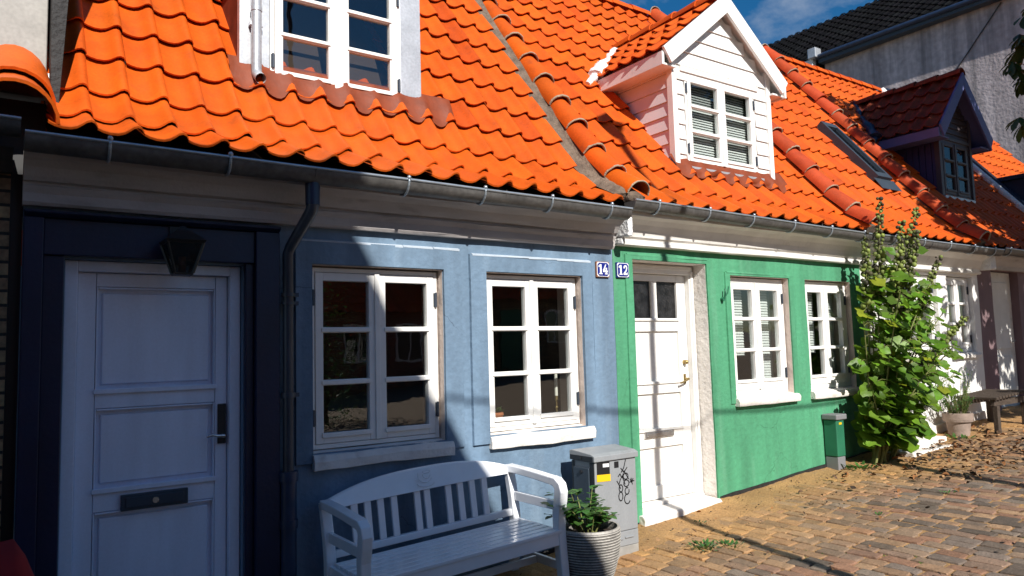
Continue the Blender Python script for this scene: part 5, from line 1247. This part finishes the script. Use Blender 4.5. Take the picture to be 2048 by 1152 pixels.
def palmate(p, s, tint, droop):
    a0 = random.uniform(0, 2*pi); out = Vector((cos(a0), sin(a0), -droop)).normalized(); side = out.cross(Vector((0, 0, 1))).normalized()
    for k in range(5):
        f = (k - 2) * .62; d = out*cos(f) + side*sin(f) + Vector((0, 0, -.25)); l = s*(1 - .12*abs(k-2))
        leaf(cr, p, d, (0, 0, 1), l, l*.36, tint, cup=.25, curl=.25, lobes=[(0, .05), (.35, .6), (.68, 1.), (.88, .7), (1., .05)])
lobes = [((10.9, -3.5, 6.2), (1.75, 1.3, 1.7), 800), ((12.6, -3.4, 5.6), (1.6, 1.3, 1.7), 560), ((11.2, -3.4, 8.0), (1.7, 1.3, 1.6), 700), ((12.6, -3.5, 7.4), (1.2, 1.2, 1.2), 330), ((12.1, -3.6, 3.7), (1.5, 1.1, 1.0), 480), ((10.5, -3.6, 4.1), (1.1, .9, 1.1), 480), ((9.3, -3.6, 4.3), (.6, .7, .9), 60), ((11.2, -1.4, 5.6), (1.0, .8, .8), 160), ((9.9, -3.5, 7.6), (.9, 1., 1.3), 260), ((13.4, -3.4, 3.6), (1.2, 1., 1.1), 260), ((13.6, -3.4, 5.6), (1.1, 1., 1.2), 260), ((11.5, -3.6, 5.0), (1.6, 1.0, 1.2), 300), ((11.8, -3.0, 6.8), (1.5, 1., 1.2), 300), ((9.7, -3.6, 5.6), (.7, .8, .8), 110), ((10.0, -3.5, 9.1), (.8, .8, .6), 110)]
for c, r, k in lobes:
    for i in range(k):
        d = Vector((random.gauss(0, 1), random.gauss(0, 1), random.gauss(0, 1))).normalized(); f = random.uniform(.35, 1.05)**.6
        p = Vector((c[0] + d.x*r[0]*f, c[1] + d.y*r[1]*f, c[2] + d.z*r[2]*f))
        palmate(p, random.uniform(.16, .26), rnd_tint(.3), random.uniform(.1, .7))
for i in range(44):                                                 # the bough that hangs into the street
    p = Vector((11.15 + random.uniform(-.25, .5), -.5 + random.uniform(-.3, .1), 5.05 + random.uniform(-.75, .75)))
    palmate(p, random.uniform(.2, .3), rnd_tint(.25), random.uniform(.4, 1.2))
cr.build('crown', M['leaf_tree'], TR_)

# ------------------------------------------------------------------ opposite side of the street, behind the viewer
TH_ = thing('tall_house', 'tall brick town house across the street with steep hipped roof', 'house', (-6, -11, zg(-6)))
S_ = TRAVEL; P0 = Vector((1.88, 0, 2.319)); E_ = Vector((.802, 0, -1.498))
def edge_pt(y, z):                                                  # a point of the inclined hip plane at depth y and height z
    p = P0 + S_ * ((y - P0.y) / S_.y); return p + E_ * ((z - p.z) / E_.z)
rz = 2.70 + 10.8*(-S_.z/S_.y)
re = edge_pt(-11, rz); ef = edge_pt(-8, 6.0); eb = edge_pt(-14, 6.0); b = MB()
b.add([(-14, -11, rz), re, ef, (-16, -8, 6.0), (-16, -14, 6.0), eb], [(0, 3, 2, 1), (1, 2, 5), (0, 1, 5, 4), (0, 4, 3), (2, 3, 4, 5)])
b.build('roof', M['tile_red'], TH_)
b = MB(); b.prism([(-16, -8.05), (-16, -13.95), (eb.x - .05, -13.95), (ef.x - .05, -8.05)][::-1], 'z', -1.5, 5.98); b.build('wall', M['brick_red'], TH_)
for fx in (-12, -9.5, -7, -4.5, -2, .2):
    for fz in (1.2, 3.9): w = MB(); w.box(fx-.5, fx+.5, -8.06, -8.0, fz-.7, fz+.7); ww = w.build('window', M['white'], TH_); w = MB(); w.box(fx-.42, fx-.03, -7.999, -7.995, fz-.62, fz+.62); w.box(fx+.03, fx+.42, -7.999, -7.995, fz-.62, fz+.62); w.build('pane', M['glass_dark'], ww)
b = MB(); b.box(-2.4, -1.8, -10.1, -9.5, 8.2, 9.3); b.build('chimney', M['brick_red'], TH_)
def cottage(x0, x1, y, h, ridge, name_label, wm):
    t = thing('brick_cottage', name_label, 'house', ((x0+x1)/2, y, zg(x0)), 'low cottages across the street'); g0 = zg((x0+x1)/2); b = MB()
    b.box(x0, x1, y-5.2, y, g0-.6, g0+h); b.prism([(y-5.2, g0+h), (y, g0+h), (y-2.6, g0+ridge-.1)][::-1], 'x', x0+.001, x1-.001); b.build('wall', wm, t)
    b = MB(); L = sqrt(2.9**2 + (ridge-h)**2)
    tiles(b, lambda a, s: (Vector((a, y + .3 - s*2.9/L, g0 + h - .05 + s*(ridge-h)/L)), Vector((0, (ridge-h)/L, 2.9/L))), x0-.05, x1+.05, 0, L, w=.3, e=.42, lowres=True)
    b.add([(x0-.05, y-2.6, g0+ridge-.05), (x1+.05, y-2.6, g0+ridge-.05), (x1+.05, y-5.5, g0+h-.05), (x0-.05, y-5.5, g0+h-.05)], [(0, 1, 2, 3)]); b.build('roof', M['tile'], t)
    n = int((x1-x0)/1.6)
    for i in range(n):
        fx = x0 + (i+.5)*(x1-x0)/n
        if i == 1: w = MB(); w.box(fx-.45, fx+.45, y-.02, y+.05, g0+.1, g0+2.1); w.build('door', M['post_green'], t); continue
        w = MB(); w.box(fx-.42, fx+.42, y-.02, y+.04, g0+.95, g0+2.1); ww = w.build('window', M['white'], t); w = MB(); w.box(fx-.36, fx-.03, y+.041, y+.045, g0+1.02, g0+2.03); w.box(fx+.03, fx+.36, y+.041, y+.045, g0+1.02, g0+2.03); w.build('pane', M['glass_dark'], ww)
cottage(4.6, 11.6, -16.5, 2.5, 4.9, 'low red brick cottage across the street, nearest to the tall house', M['brick_red'])
cottage(11.7, 19.5, -16.5, 2.5, 4.9, 'low yellow brick cottage across the street beyond the red one', M['brick_yellow'])
BS = thing('garden_bush', 'dark green bush beside the tall house across the street', 'bush', (5.6, -10.2, zg(5.6)))
bs = MB()
for i in range(1400):
    d = Vector((random.gauss(0, 1), random.gauss(0, 1), abs(random.gauss(0, 1)))).normalized(); f = random.uniform(.4, 1.05); p = Vector((5.6 + d.x*1.0*f, -10.2 + d.y*.8*f, zg(5.6) + d.z*3.0*f)); a = random.uniform(0, 2*pi)
    leaf(bs, p, (cos(a), sin(a), random.uniform(-.3, .5)), (0, 0, 1), random.uniform(.07, .13), .06, rnd_tint())
bs.build('foliage', M['leaf_shrub'], BS); b = MB(); b.tube([(5.6, -10.2, zg(5.6) - .1), (5.6, -10.2, 2.2)], [.06, .02], n=7); b.build('stem', M['bark'], BS)
